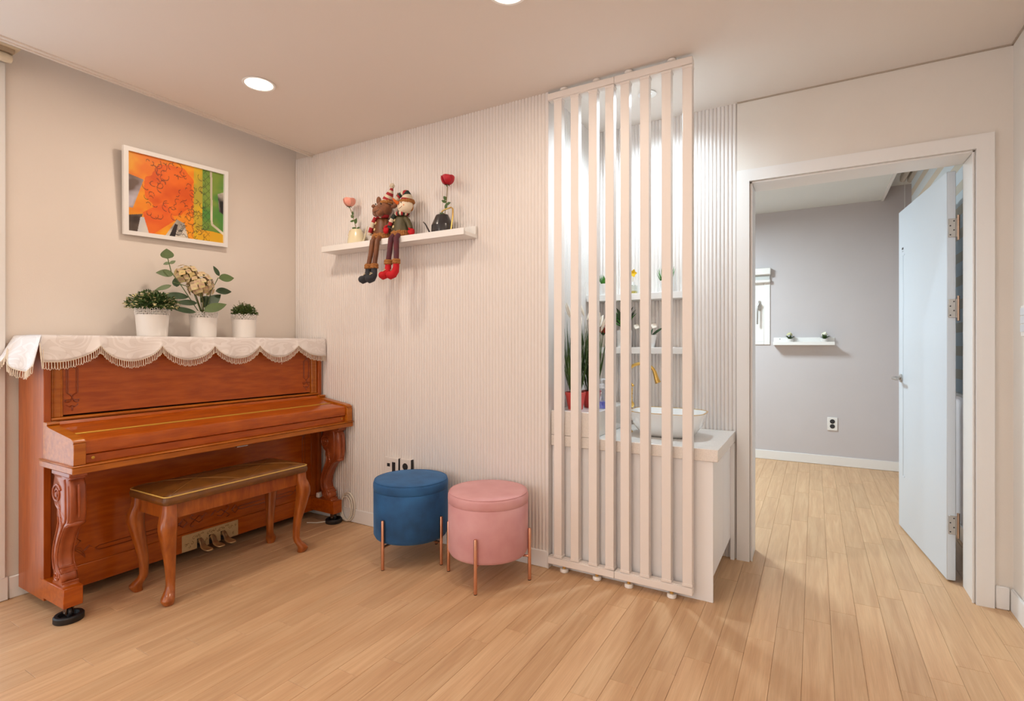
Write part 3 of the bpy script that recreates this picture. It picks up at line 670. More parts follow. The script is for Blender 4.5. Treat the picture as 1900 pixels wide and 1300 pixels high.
# keybed, cheeks, fallboard
MB().box(XQ, -2.578, PY0-.006, PY1+.004, .627, .655, bev=.003).box(XQ, -2.572, PY0-.010, PY1+.007, .655, .661, bev=.0025).build('keybed', M_woodl, pn)
chk = [(-2.874, .661), (-2.585, .661), (-2.585, .748), (-2.588, .758), (-2.597, .766), (-2.610, .770), (-2.82, .798), (-2.842, .806), (-2.852, .818), (-2.874, .818)]
for ya in (PY0-.001, PY1-.043):
    m = MB().prism(chk, ya, ya+.042); m.box(-2.587, -2.580, ya, ya+.042, .662, .748, bev=.002)
    m.tube([(-2.586, ya, .756), (-2.586, ya+.042, .756)], .004, 6)
    m.tube([(-2.838, ya-.001, .812), (-2.838, ya+.043, .812)], .007, 8)
    fixn(m.build('key_cheek', M_woodl, pn))
ya, yb = PY0+.043, PY1-.045
fb = [(-2.845, .800), (-2.860, .700), (-2.600, .700), (-2.594, .704), (-2.592, .740), (-2.597, .755), (-2.606, .760), (-2.72, .772)]
fixn(MB().prism(fb, ya, yb).build('fallboard', M_wood, pn))
fb2 = [(-2.722, .7725), (-2.722, .770), (-2.875, .770), (-2.875, .816), (-2.865, .816), (-2.856, .804), (-2.835, .800), (-2.828, .793), (-2.80, .785)]
fixn(MB().prism(fb2, ya, yb).build('fallboard_rear', M_wood, pn))
m = MB().tube([(-2.722, ya+.012, .7740), (-2.722, yb-.012, .7740)], .0028, 8).box(-2.732, -2.712, ya+.010, yb-.010, .7715, .7740)
m.build('hinge', M_goldt, pn)
MB().box(-2.86, -2.604, ya, yb, .661, .698, bev=.002).build('key_slip', M_wood, pn)
for yy in (ya+.030, yb-.022):
    m = MB().lathe([(0, 0), (.006, 0), (.0065, .002), (.004, .003), (0, .003)], (0, 0, 0), 14); m.xf(Matrix.Translation((-2.603, yy, .682)) @ Matrix.Rotation(pi/2, 4, 'Y'))
    m.build('escutcheon', M_goldt, pn)
MB().box(-2.640, -2.577, 1.63, 1.69, .6225, .6268).build('latch', M_steel, pn)
# pedals
pp = MB()
yc = (PY0+PY1)/2; y0, y1 = yc-.155, yc+.155; xp = XQ+.0105
slots = [yc-.065, yc, yc+.065]
cur = y0; segs = []
for s_ in slots: segs.append((cur, s_-.013)); cur = s_+.013
segs.append((cur, y1))
for a, b in segs: pp.box(xp-.001, xp+.002, a, b, .054, .105)
pp.box(xp-.001, xp+.002, y0, y1, .105, .142, bev=.0005)
plate = pp.build('pedal_plate', M_plate, pn)
for s_ in slots: MB().box(xp-.0008, xp, s_-.013, s_+.013, .054, .105).build('pedal_slot', M_black, pn)
m = MB(); rnd = random.Random(4)
for k in range(26):
    yy = y0+.012+(y1-y0-.024)*(k+.5)/26; zz = .126-.009*(k % 2) if any(abs(yy-q) < .02 for q in slots) else rnd.choice((.075, .09, .115, .127))
    R0 = rnd.uniform(.006, .011); ph = rnd.uniform(0, 6.28); sg = rnd.choice((-1, 1))
    m.tube([(xp+.002, yy+R0*(1-.8*i/9)*cos(ph+sg*i*.6), zz+R0*(1-.8*i/9)*sin(ph+sg*i*.6)) for i in range(10)], .0011, 4)
m.build('scroll_engraving', mat('engraving_brown', '#6E5026', .6), plate)['kind'] = 'stuff'
for s_ in slots:
    ring = []
    pth = [(xp-.01, .078, .009, .012), (xp+.006, .096, .011, .012), (xp+.018, .096, .012, .010), (xp+.030, .080, .013, .009), (xp+.042, .068, .017, .007), (xp+.062, .063, .021, .007), (xp+.088, .062, .022, .007), (xp+.104, .061, .018, .006), (xp+.109, .061, .008, .003)]
    for (x, z, wy, hz) in pth: ring.append([(x, s_+wy*cos(2*pi*k/12), z+hz*sin(2*pi*k/12)) for k in range(12)])
    fixn(MB().loft(ring).build('pedal', M_bronze, pn, ang=60))

# ---- lace-edged cloth on the piano
def piano_cloth():
    t = anchor(empty('piano_cloth', (-2.99, 1.68, 1.189))); tag(t, 'off-white damask cloth with scalloped looped fringe draped over the piano', 'cloth')
    ZT = 1.1925; xf = PXF+.026; ya, yb = PY0-.014, PY1+.009; n = 220
    cusps = [.935, 1.135, 1.397, 1.666, 1.934, 2.198, 2.440]
    cen_dep = [.114, .118, .118, .116, .114, .114]
    def drop(y):
        for i in range(6):
            if cusps[i] <= y <= cusps[i+1]:
                u = (y-cusps[i])/(cusps[i+1]-cusps[i]); 
                if i == 0: u = .38+.62*u
                if i == 5: u = u*.62
                u = 2*u-1
                return .042+(cen_dep[i]-.042)*(1-abs(u)**2.1)**.8
        return .034
    def wav(y, q): return q*q*(.006*sin(y*23)+.004*sin(y*51+1))
    rows = []
    # front flap
    m = MB(); bord = []
    K = 9; rings = [[] for _ in range(K+1)]
    for i in range(n+1):
        y = ya+(yb-ya)*i/n; d = drop(y)
        for k in range(K+1):
            q = k/K
            x = xf+.002+.016*q**1.2+wav(y, q) if k else xf-.003
            z = ZT-d*q**1.05 if k else ZT+.0005
            yy = y + (q*.022*max(0, (y-2.30)/.11) if y > 2.30 else 0) - (q*.012*max(0, (1.0-y)/.07) if y < 1.0 else 0)
            yy = min(yy, 2.4225)
            rings[k].append((x, yy, z))
    for i in range(n+1): bord.append(rings[K][i])
    m.loft(rings, False, False, closed=False)
    # top sheet
    top = [[(xf-.003-(xf-.003+3.163)*k/6, ya+(yb-ya)*i/n, ZT+.0005+(.0008*sin(i*.5+k) if 0 < k < 6 else 0)) for i in range(n+1)] for k in range(7)]
    m.loft(top[::-1], False, False, closed=False)
    # left flap
    nx = 60; bl = []; K2 = 9; rl = [[] for _ in range(K2+1)]
    for i in range(nx+1):
        s_ = i/nx; x = xf-.003-(.30)*s_
        u = .20+s_*1.12; dd = .048+(.155-.048)*((1-abs(2*min(u, 1)-1)**2.2)**.75 if u < 1 else 0)+(.10*((u-1)/.25)**.6 if u >= 1 else 0)
        dd = max(dd, .058 if s_ < .08 else .03)
        for k in range(K2+1):
            q = k/K2
            rl[k].append((x + .004*sin(s_*19)*q, ya-.001-q*(.020+.050*s_)-q*.010*sin(s_*14+.6), ZT+.0005-dd*q if k else ZT+.0005))
    for i in range(nx+1): bl.append(rl[K2][i])
    rl[0] = [(x, ya, z) for x, y, z in rl[0]]
    m.loft(rl, False, False, closed=False)
    # right flap, pressed towards the wall
    rr = [[(xf-.003-.28*i/20, min(yb+.002+.008*k/4, 2.4225), ZT-.07*k/4) for i in range(21)] for k in range(5)]
    m.loft(rr, False, False, closed=False)
    sh_ = m.build('cloth_sheet', M_clothd, t, ang=80); sh_.name = 'sheet'
    sh_.modifiers.new('thickness', 'SOLIDIFY').thickness = .0012
    # fringe loops
    f = MB()
    def fringe(b, outward, step=.0100, Lf=.034):
        P = [Vector(p) for p in b]; acc = 0; pos = []
        for i in range(len(P)-1):
            seg = (P[i+1]-P[i]); l = seg.length
            while acc <= l:
                pos.append(P[i]+seg*(acc/l if l else 0)); acc += step
            acc -= l
        for i in range(len(pos)-1):
            a, c = pos[i], pos[i+1]; o_ = Vector(outward)*(.002+.0015*sin(i*1.7)); L2 = Lf*(1+.08*sin(i*2.1)); mid = (a+c)/2
            dn = Vector((0, 0, -1))
            f.tube([a, a+dn*L2*.5+o_, a+(mid-a)*.3+dn*L2*.9+o_, mid+dn*L2+o_, c+(mid-c)*.3+dn*L2*.9+o_, c+dn*L2*.5+o_, c], .0013, 4, caps=False)
        f.tube([p+Vector((0, 0, -.001)) for p in P], .0018, 5)
    fringe(bord, (1, 0, 0)); fringe(bl, (0, -1, 0))
    for y_, l_ in ((2.075, .055), (2.06, .040), (.93, .075)):
        zz = ZT-.105 if y_ > 1 else ZT-.06
        f.tube([(xf+.02, y_, zz), (xf+.0215, y_+.001, zz-l_)], .0011, 4)
    fo = f.build('fringe', M_fringe, t); fo['kind'] = 'stuff'
# damask: leaf-like swirls woven into the cloth
M_clothd = bpy.data.materials.new('damask_weave'); M_clothd.use_nodes = True
def damask(m):
    nt = m.node_tree; N = nt.nodes; L = nt.links; b = N['Principled BSDF']
    tc = N.new('ShaderNodeTexCoord'); mp = N.new('ShaderNodeMapping'); mp.inputs['Scale'].default_value = (5, 5, 9); mp.inputs['Rotation'].default_value = (.5, .2, 0)
    L.new(tc.outputs['Object'], mp.inputs[0])
    wv = N.new('ShaderNodeTexNoise'); wv.inputs['Scale'].default_value = 1.3; wv.inputs['Detail'].default_value = .5; wv.inputs['Distortion'].default_value = 1.2
    L.new(mp.outputs[0], wv.inputs[0])
    mm = N.new('ShaderNodeMath'); mm.operation = 'MULTIPLY'; mm.inputs[1].default_value = 7; L.new(wv.outputs[0], mm.inputs[0])
    fr = N.new('ShaderNodeMath'); fr.operation = 'FRACT'; L.new(mm.outputs[0], fr.inputs[0])
    r = N.new('ShaderNodeValToRGB'); L.new(fr.outputs[0], r.inputs[0])
    r.color_ramp.elements[0].position = .46; r.color_ramp.elements[0].color = lin('#EFE9E6'); r.color_ramp.elements[1].position = .54; r.color_ramp.elements[1].color = lin('#E7E0DC')
    e = r.color_ramp.elements.new(.50); e.color = lin('#DDD4D0'); e = r.color_ramp.elements.new(.97); e.color = lin('#E7E0DC'); e = r.color_ramp.elements.new(1); e.color = lin('#DDD4D0')
    L.new(r.outputs[0], b.inputs['Base Color']); b.inputs['Roughness'].default_value = .55; b.inputs['Sheen Weight'].default_value = .25
    n = N.new('ShaderNodeTexNoise'); n.inputs['Scale'].default_value = 420; L.new(tc.outputs['Object'], n.inputs[0])
    bp = N.new('ShaderNodeBump'); bp.inputs['Strength'].default_value = .2; bp.inputs['Distance'].default_value = .001; L.new(n.outputs[0], bp.inputs['Height']); L.new(bp.outputs[0], b.inputs['Normal'])
damask(M_clothd)
piano_cloth()

# ---- pots on the piano
TZ = 1.195
def P3(px, z_):  return px
# left bush
t = anchor(empty('potted_bush', (-3.0, 1.434, TZ))); tag(t, 'bushy green plant with cream buds in white lace-edged pot, left on the piano', 'plant', 'lace pots on the piano')
lace_pot(t, (-3.0, 1.434, TZ), .077, .067, .142)
bush(t, (-3.0, 1.434, TZ+.146), .120, .100, 1700, 11, .0165, [M_green, M_cream], .22)
# right small bush
t = anchor(empty('potted_bush', (-3.0, 1.943, TZ))); tag(t, 'small wispy green plant in white lace-edged pot, right on the piano', 'plant', 'lace pots on the piano')
lace_pot(t, (-3.0, 1.943, TZ), .070, .062, .136)
bush(t, (-3.0, 1.943, TZ+.140), .074, .066, 1000, 12, .012, [mat('sprig_green', '#56702F', .6, var=.3, vscale=40)], 0)
m = MB(); rnd = random.Random(5)
for i in range(34):
    a = rnd.uniform(0, 2*pi); l = rnd.uniform(.1, .8); d = Vector((cos(a)*l, sin(a)*l, 1)).normalized(); b0 = Vector((-3.0, 1.943, TZ+.12)); e = b0+d*rnd.uniform(.065, .115)+Vector((0, 0, -.02*l))
    m.tube([b0, (b0+e)/2+Vector((0, 0, .008)), e], .0009, 3)
    for k in range(5):
        q = b0.lerp(e, .5+.12*k); m.ell(q+Vector((rnd.uniform(-.003, .003), rnd.uniform(-.003, .003), 0)), .0024, 5, 3)
o = m.build('sprigs', mat('sprig_brown_green', '#7D7A45', .7), t); o['kind'] = 'stuff'
# hydrangea
HX, HY = -3.0, 1.700
t = anchor(empty('potted_hydrangea', (HX, HY, TZ))); tag(t, 'artificial hydrangea with two dusty pink-green flower heads in white lace-edged pot, on the piano', 'plant', 'lace pots on the piano')
lace_pot(t, (HX, HY, TZ), .071, .063, .138)
def yz(px, py, x=-3.0):
    tt = (px-950)/972.6; s_ = x/(-.5+.8660254*tt); return (s_*(.8660254+.5*tt), 1.15+s_*(640-py)/972.6)
M_hyd = [mat('petal_a', '#CFC583', .6, col2='#C79C90', vscale=55), mat('petal_b', '#D6CA8E', .6, col2='#CFAE98', vscale=50), mat('petal_c', '#DBB67C', .6, col2='#CFC68A', vscale=50)]
fm = []
for k in range(3):
    m = MB().ell((0, 0, .006), .0022, 6, 4); floret(m, (0, 0, 0), (0, 0, 1), .0185); o = m.build('tmp_floret', M_hyd[k], None); fm.append(o.data); bpy.data.objects.remove(o)
HPOT = (HX, HY, TZ+.11)
for (px, py, R0, xx, sd, nf) in ((345, 510, .055, -3.03, 1, 40), (372, 530, .066, -2.96, 2, 52)):
    yy, zz = yz(px, py, xx); c = Vector((xx, yy, zz)); rnd = random.Random(sd)
    core = MB().ell(c, R0*.5, 12, 8); 
    core.tube([HPOT, ((HPOT[0]+c.x)/2, HPOT[1]*.6+c.y*.4, HPOT[2]*.5+c.z*.5), c], .0035, 6)
    hd_ = core.build('flower_head', [mat('flower_core', '#5F6336', .8)], t)
    ORG[hd_.name] = ORG[t.name]
    for i in range(nf):
        zf = 1-2*(i+.5)/nf; rf = sqrt(1-zf*zf); a = i*2.39996
        d = Vector((rf*cos(a), rf*sin(a), zf)); 
        if zf < -.8: continue
        fo = bpy.data.objects.new('floret', fm[(i*7+sd*2) % 3 if sd == 1 else (i % 2)]); COL.objects.link(fo); fo.parent = hd_
        p = c+d*R0*rnd.uniform(.74, 1.05); fo.location = p-Vector(ORG[t.name])
        fo.rotation_euler = (d+Vector((rnd.uniform(-.35, .35), rnd.uniform(-.35, .35), rnd.uniform(-.2, .4)))).to_track_quat('Z', 'Y').to_euler(); fo.scale = [rnd.uniform(.85, 1.15)]*3
# stems and large leaves (base px, tip px)
def hleaf(b, tp, wd, mt=None, x0=-2.98, dx=0, nrm=(1, -.6, .35), stem=True, shape=1.0, curl=.06):
    yb_, zb_ = yz(b[0], b[1], x0); yt, zt = yz(tp[0], tp[1], x0+dx)
    B = Vector((x0, yb_, zb_)); T = Vector((x0+dx, yt, zt)); m = MB()
    m.leaf(B, T-B, (T-B).length, wd*1.3, nrm, curl=curl, fold=.12, n=8, shape=shape)
    m.build('leaf', mt or M_green2, t)
    return B
M_green4 = mat('leaf_sage', '#5F7444', .5, var=.2, vscale=30)
hleaf((311, 480), (309, 461), .048, M_green4, -3.02, shape=.85)
hleaf((315, 487), (303, 490), .014, M_green4, -3.02); hleaf((315, 489), (326, 483), .014, M_green4, -3.02)
hleaf((322, 508), (290, 505), .034, M_green4, -3.02)
hleaf((318, 529), (287, 538), .020, M_green4, -3.02)
hleaf((328, 532), (326, 514), .030, M_green2, -3.03)
hleaf((350, 551), (303, 545), .030, M_green2, -2.99)
hleaf((366, 562), (325, 560), .026, M_green2, -2.96)
hleaf((364, 579), (312, 571), .024, M_green2, -2.95, curl=-.08)
hleaf((407, 512), (396, 493), .018, M_green2, -2.99)
hleaf((406, 516), (435, 515), .040, M_green4, -2.96)
hleaf((400, 540), (432, 539), .034, M_green2, -2.99, curl=.15)
hleaf((378, 577), (422, 562), .042, M_green4, -2.92, curl=.1)
hleaf((378, 570), (410, 545), .050, M_green2, -3.0)
hleaf((372, 560), (392, 550), .034, M_green2, -3.02)
m = MB()
for pts in (((372, 578), (340, 535), (318, 505), (311, 478)), ((374, 578), (360, 545), (345, 530), (322, 524)), ((376, 576), (392, 540), (405, 515)), ((376, 578), (372, 556), (372, 545)), ((379, 576), (382, 556), (384, 545))):
    P_ = []
    for q in pts:
        yy, zz = yz(q[0], q[1], -2.99); P_.append((-2.99, yy, zz))
    P_[0] = (HX, HY, TZ+.10); m.tube(P_, .0024, 6)
m.build('stem', M_green4, t)

# ================================================================== BENCH
bz = .482
bn = anchor(empty('piano_bench', (-2.61, 1.59, 0))); tag(bn, 'wooden piano bench with brown leather cushion and curved legs in front of the piano', 'bench')
BX0, BX1, BY0, BY1 = -2.775, -2.452, 1.222, 1.972
def rrect(x0, x1, y0, y1, r, z, n=6):
    pts = []
    for cx, cy, a0 in ((x1-r, y1-r, 0), (x0+r, y1-r, pi/2), (x0+r, y0+r, pi), (x1-r, y0+r, 1.5*pi)):
        for k in range(n+1): a = a0+pi/2*k/n; pts.append((cx+r*cos(a), cy+r*sin(a), z))
    return pts
rg = [rrect(BX0+i, BX1-i, BY0+i, BY1-i, .022, z) for i, z in ((.004, .444), (0, .448), (-.002, .462), (.002, .478), (.004, .481))]
for k in range(1, 7):
    q = k/6; rg.append([(BX0+(p[0]-BX0)*(1-.0)-0, p[1], p[2]) for p in rrect(BX0+.005+.155*q**1.6, BX1-.005-.155*q**1.6, BY0+.005+.155*q**1.6, BY1-.005-.155*q**1.6, .02*(1-q)+.003, .482+.020*(1-(1-q)**2.2))])
cs = MB().loft(rg, mis=[0]*len(rg)).build('cushion', M_leath, bn, ang=60)
MB().tube(rrect(BX0+.002, BX1-.002, BY0+.002, BY1-.002, .022, .481)+[rrect(BX0+.002, BX1-.002, BY0+.002, BY1-.002, .022, .481)[0]], .0028, 6).build('piping', M_piping, cs)
m = MB()
def tz(x, y):
    q = min(x-BX0, BX1-x, y-BY0, BY1-y)/.155; q = max(0, min(1, q))**(1/1.6); return .4825+.020*(1-(1-q)**2.2)
mx_, my_ = (BX0+BX1)/2, (BY0+BY1)/2
def seam(a, b, n=14, bow=0):
    pts = []
    for k in range(n+1):
        x = a[0]+(b[0]-a[0])*k/n+bow*sin(pi*k/n); y = a[1]+(b[1]-a[1])*k/n; pts.append((x, y, tz(x, y)+.0002))
    m.tube(pts, .0011, 4)
for s_ in (-1, 1):
    seam((BX0+.01, my_+s_*.34), (BX1-.01, my_+s_*.02), bow=.02*s_); seam((BX1-.01, my_+s_*.34), (BX0+.01, my_+s_*.02), bow=-.02*s_)
m.build('stitching', mat('stitch_tan', '#9A6A33', .6), cs)
m = MB().box(BX0+.025, BX0+.043, BY0+.035, BY1-.035, .375, .445, bev=.002).box(BX1-.043, BX1-.025, BY0+.035, BY1-.035, .375, .445, bev=.002)
m.box(BX0+.035, BX1-.035, BY0+.025, BY0+.043, .375, .445, bev=.002).box(BX0+.035, BX1-.035, BY1-.043, BY1-.025, .375, .445, bev=.002).build('apron', M_bench, bn)
m = MB()
for yy in (my_-.19, my_+.19): m.box(BX1-.0255, BX1-.0235, yy-.025, yy+.025, .440, .4455)
m.build('hinge', M_goldt, bn)
for sx_ in (-1, 1):
    for sy_ in (-1, 1):
        cx = BX1-.034 if sx_ > 0 else BX0+.034; cy = BY1-.034 if sy_ > 0 else BY0+.034; rings = []
        for z, o_, h_ in ((.446, .0, .027), (.405, .001, .029), (.385, .006, .031), (.360, .010, .033), (.330, .011, .0325), (.290, .007, .029), (.240, .001, .025), (.180, -.006, .0215), (.120, -.010, .0185), (.080, -.010, .0175), (.060, -.006, .019), (.045, .002, .0225), (.030, .009, .026), (.020, .010, .0255), (.004, .006, .0205), (.0, .005, .019)):
            c_ = (cx+sx_*o_*1.2, cy+sy_*o_*1.2); rings.append(sq_ring(c_[0], c_[1], h_, h_, z, 3.6 if z > .2 else 2.6, 20))
        fixn(MB().loft(rings).build('leg', M_bench, bn, ang=60))
# ================================================================== STOOLS
def velvet(name, c1, c2, sh):
    m = mat(name, c1, .75, col2=c2, vscale=7, bump=.15, bscale=500, sheen=0)
    b = m.node_tree.nodes['Principled BSDF']; b.inputs['Sheen Weight'].default_value = .55; b.inputs['Sheen Roughness'].default_value = .35; b.inputs['Sheen Tint'].default_value = lin(sh)
    return m
def stool(loc, rz, mt, label):
    t = empty('velvet_stool', loc, rz); tag(t, label, 'stool', 'velvet stools')
    R_ = .198
    s = MB().lathe([(0, .125), (R_-.022, .125), (R_-.008, .130), (R_, .145), (R_+.001, .25), (R_+.001, .376), (R_-.001, .379), (0, .379)], n=64).build('drum', mt, t, ang=60)
    MB().lathe([(0, .378), (R_-.001, .378), (R_+.0015, .381), (R_+.0025, .397), (R_+.002, .412), (R_-.001, .422), (R_-.006, .4275), (R_-.02, .4305), (R_*.6, .4335), (0, .4345)], n=64).build('lid', mt, t, ang=60)
    MB().torus((0, 0, .4275), R_-.004, .0016, n=64, m=6).build('seam', mt, t)
    for k in range(4):
        a = k*pi/2+pi/4; x, y = (R_+.0125)*cos(a), (R_+.0125)*sin(a)
        m = MB().lathe([(0, .004), (.0085, .004), (.0085, .250), (.0065, .2545), (0, .256)], (x, y, 0), 14).lathe([(0, 0), (.0075, 0), (.0085, .004), (0, .004)], (x, y, 0), 14, mi=1)
        m.tube([(x, y, .118), (x*.55, y*.55, .118)], .006, 8)
        m.build('leg', [M_copper, M_black], t)
M_vb = velvet('velvet_blue', '#2B68A2', '#1A4874', '#86B6E8'); M_vp = velvet('velvet_pink', '#DDA9AB', '#CF9597', '#F4CCCA')
ang_b = math.atan2(1.995-2.1985, -1.91+1.9035)
stool((-1.9035, 2.198, 0), ang_b+pi/4, M_vb, 'round dark blue velvet stool on copper legs, against the fluted wall')
stool((-1.412, 2.208, 0), math.atan2(2.022-2.2135, -1.35+1.406)+pi/4, M_vp, 'round dusty pink velvet stool on copper legs, in front of the screen side')
for o in list(bpy.data.objects): pass

# ================================================================== WALL SOCKETS, SWITCH
def outlet_root(label): t = empty('wall_socket', (0, 0, 0)); tag(t, label, 'socket'); return t
t = anchor(empty('wall_socket', (-2.247, YB, .40))); tag(t, 'white double wall plate with data port and plug hole, behind the blue stool', 'socket', 'sockets on the fluted wall')
MB().box(-2.304, -2.190, 2.412, YB+.002, .345, .460, bev=.002).build('plate', mat('plate_white', '#E8E2DE', .4), t)
MB().box(-2.280, -2.258, 2.4105, 2.413, .405, .425).build('data_port', M_dark, t); MB().box(-2.240, -2.214, 2.4105, 2.413, .350, .435).build('plug', M_dark, t)
MB().box(-2.190, -2.186, 2.4125, YB+.002, .345, .460).build('plate_edge', M_dark, t)
t = anchor(empty('wall_socket', (-2.135, YB, .40))); tag(t, 'white single round-hole socket, behind the right side of the blue stool', 'socket', 'sockets on the fluted wall')
MB().box(-2.178, -2.092, 2.412, YB+.002, .350, .462, bev=.002).build('plate', MATS['plate_white'], t)
m = MB().lathe([(0, 0), (.020, 0), (.021, .002), (0, .002)], (0, 0, 0), 24); m.xf(Matrix.Translation((-2.135, 2.4125, .418)) @ Matrix.Rotation(pi/2, 4, 'X')); m.build('round_hole', M_dark, t)
MB().box(-2.092, -2.088, 2.4125, YB+.002, .350, .462).build('plate_edge', M_dark, t)
t = anchor(empty('wall_socket', (.147, YF, .33))); tag(t, 'white twin socket with dark round holes low on the bedroom wall', 'socket')
MB().box(.105, .189, YF-.010, YF+.001, .334, .459, bev=.003).build('plate', M_white, t)
m = MB()
for z in (.420, .374):
    k = len(m.v); m.lathe([(0, 0), (.021, 0), (.021, .003), (0, .003)], n=20); m.xf(Matrix.Translation((.147, YF-.0095, z)) @ Matrix.Rotation(pi/2, 4, 'X'), k)
m.build('round_hole', M_dark, t)
t = anchor(empty('light_switch', (XR, 2.90, 1.19))); tag(t, 'white three-rocker light switch on the right-hand wall by the doorway', 'switch')
MB().box(XR-.008, XR+.001, 2.855, 2.925, 1.186, 1.312, bev=.002).build('plate', M_white, t)
for k in range(3): MB().box(XR-.012, XR-.008, 2.862, 2.918, 1.204+.034*k, 1.234+.034*k, bev=.001).build('rocker', mat('rocker_white', '#DDE2EA', .3), t)

# ================================================================== BEDROOM THINGS
t = anchor(empty('roller_blind', (-.9, YF, 1.9))); tag(t, 'short rolled-up white roller blind above the bedroom window', 'blind')
MB().box(-1.45, -.380, YF-.065, YF-.001, 1.855, 1.925, bev=.006).build('headrail', M_white, t)
MB().box(-1.44, -.392, YF-.030, YF-.012, 1.81, 1.855).build('fabric_roll', mat('blind_grey', '#C8CBC8', .7), t)
MB().box(-1.45, -.384, YF-.05, YF-.004, 1.775, 1.812, bev=.008).build('bottom_bar', M_white, t)
t = anchor(empty('wall_shelf', (-.095, YF, 1.15))); tag(t, 'short white ledge shelf with two tiny pots on the bedroom wall', 'shelf')
MB().box(-.356, .165, 5.775, YF, 1.150, 1.158, bev=.001).build('board', M_white, t)
MB().box(-.356, .165, 5.772, 5.780, 1.150, 1.182, bev=.001).build('front_lip', M_white, t)
MB().box(-.356, .165, YF-.008, YF, 1.158, 1.225, bev=.001).build('back_rail', M_white, t)
MB().ell((-.300, YF-.009, 1.210), (.004, .002, .004), 8, 4).build('screw_cap', M_dark, t)
for (x, lab, pc, sd) in ((-.213, 'tiny white pot with cream-flowered succulent on the left of the bedroom shelf', '#C9C69A', 3), (.082, 'tiny white pot with white-flowered succulent on the right of the bedroom shelf', '#F0EFD8', 4)):
    t = anchor(empty('potted_succulent', (x, 5.83, 1.158))); tag(t, lab, 'plant', 'pots on the bedroom shelf')
    MB().lathe([(0, 1.158), (.026, 1.158), (.034, 1.21), (.031, 1.21), (.024, 1.165), (0, 1.165)], (x, 5.83, 0), 20).build('pot', M_pot, t)
    m = MB(); rnd = random.Random(sd)
    for k in range(14):
        a = k*2.4; e = rnd.uniform(.2, 1.1); m.leaf((x, 5.83, 1.205), (cos(a)*e, sin(a)*e, .9), rnd.uniform(.04, .065), .022, (0, 0, 1), curl=.25, n=4)
    m.build('leaf_rosette', M_green, t)
    m = MB(); 
    for k in range(4): floret(m, (x+.012*cos(k*1.6), 5.825+.012*sin(k*1.6), 1.255+.008*(k % 2)), (cos(k), -1, .8), .016)
    m.build('flower', mat('succ_petal'+pc[1:], pc, .6), t)
# flat plate on the bedroom ceiling
tag(MB().box(-.235, .235, -.33, .33, -.012, 0, bev=.003).build('ceiling_panel', M_white), 'flat white plate on the bedroom ceiling seen under the door head', 'panel').location = (.20, 4.62, CF)
# blind in the ceiling recess of the bedroom
t = anchor(empty('roller_blind', (.67, 4.6, 2.40))); tag(t, 'pale banded roller blind hanging over the side window behind the door', 'blind')
MB().box(.625, .665, 3.45, 5.50, 2.525, 2.59, bev=.012).box(.675, .715, 3.45, 5.50, 2.515, 2.58, bev=.012).build('headrail', mat('blind_rail', '#BDB4A6', .5), t)
m = MB(); m2 = MB(); z = 2.52; k = 0
while z > .95:
    h_ = .075 if k % 2 == 0 else .055
    (m if k % 2 == 0 else m2).box(.700, .7015, 3.50, 5.45, z-h_, z); z -= h_; k += 1
m.build('opaque_band', mat('blind_blue_white', '#DCE6EC', .8, trans=0), t); m2.build('sheer_band', mat('sheer_band', '#D8CFBF', .8), t)
MB().box(.690, .712, 3.50, 5.45, z-.02, z, bev=.004).build('bottom_bar', M_white, t)
MB().tube([(.672, 5.60, 2.53), (.672, 5.60, 1.3)], .0025, 5).build('cord', M_white, t)

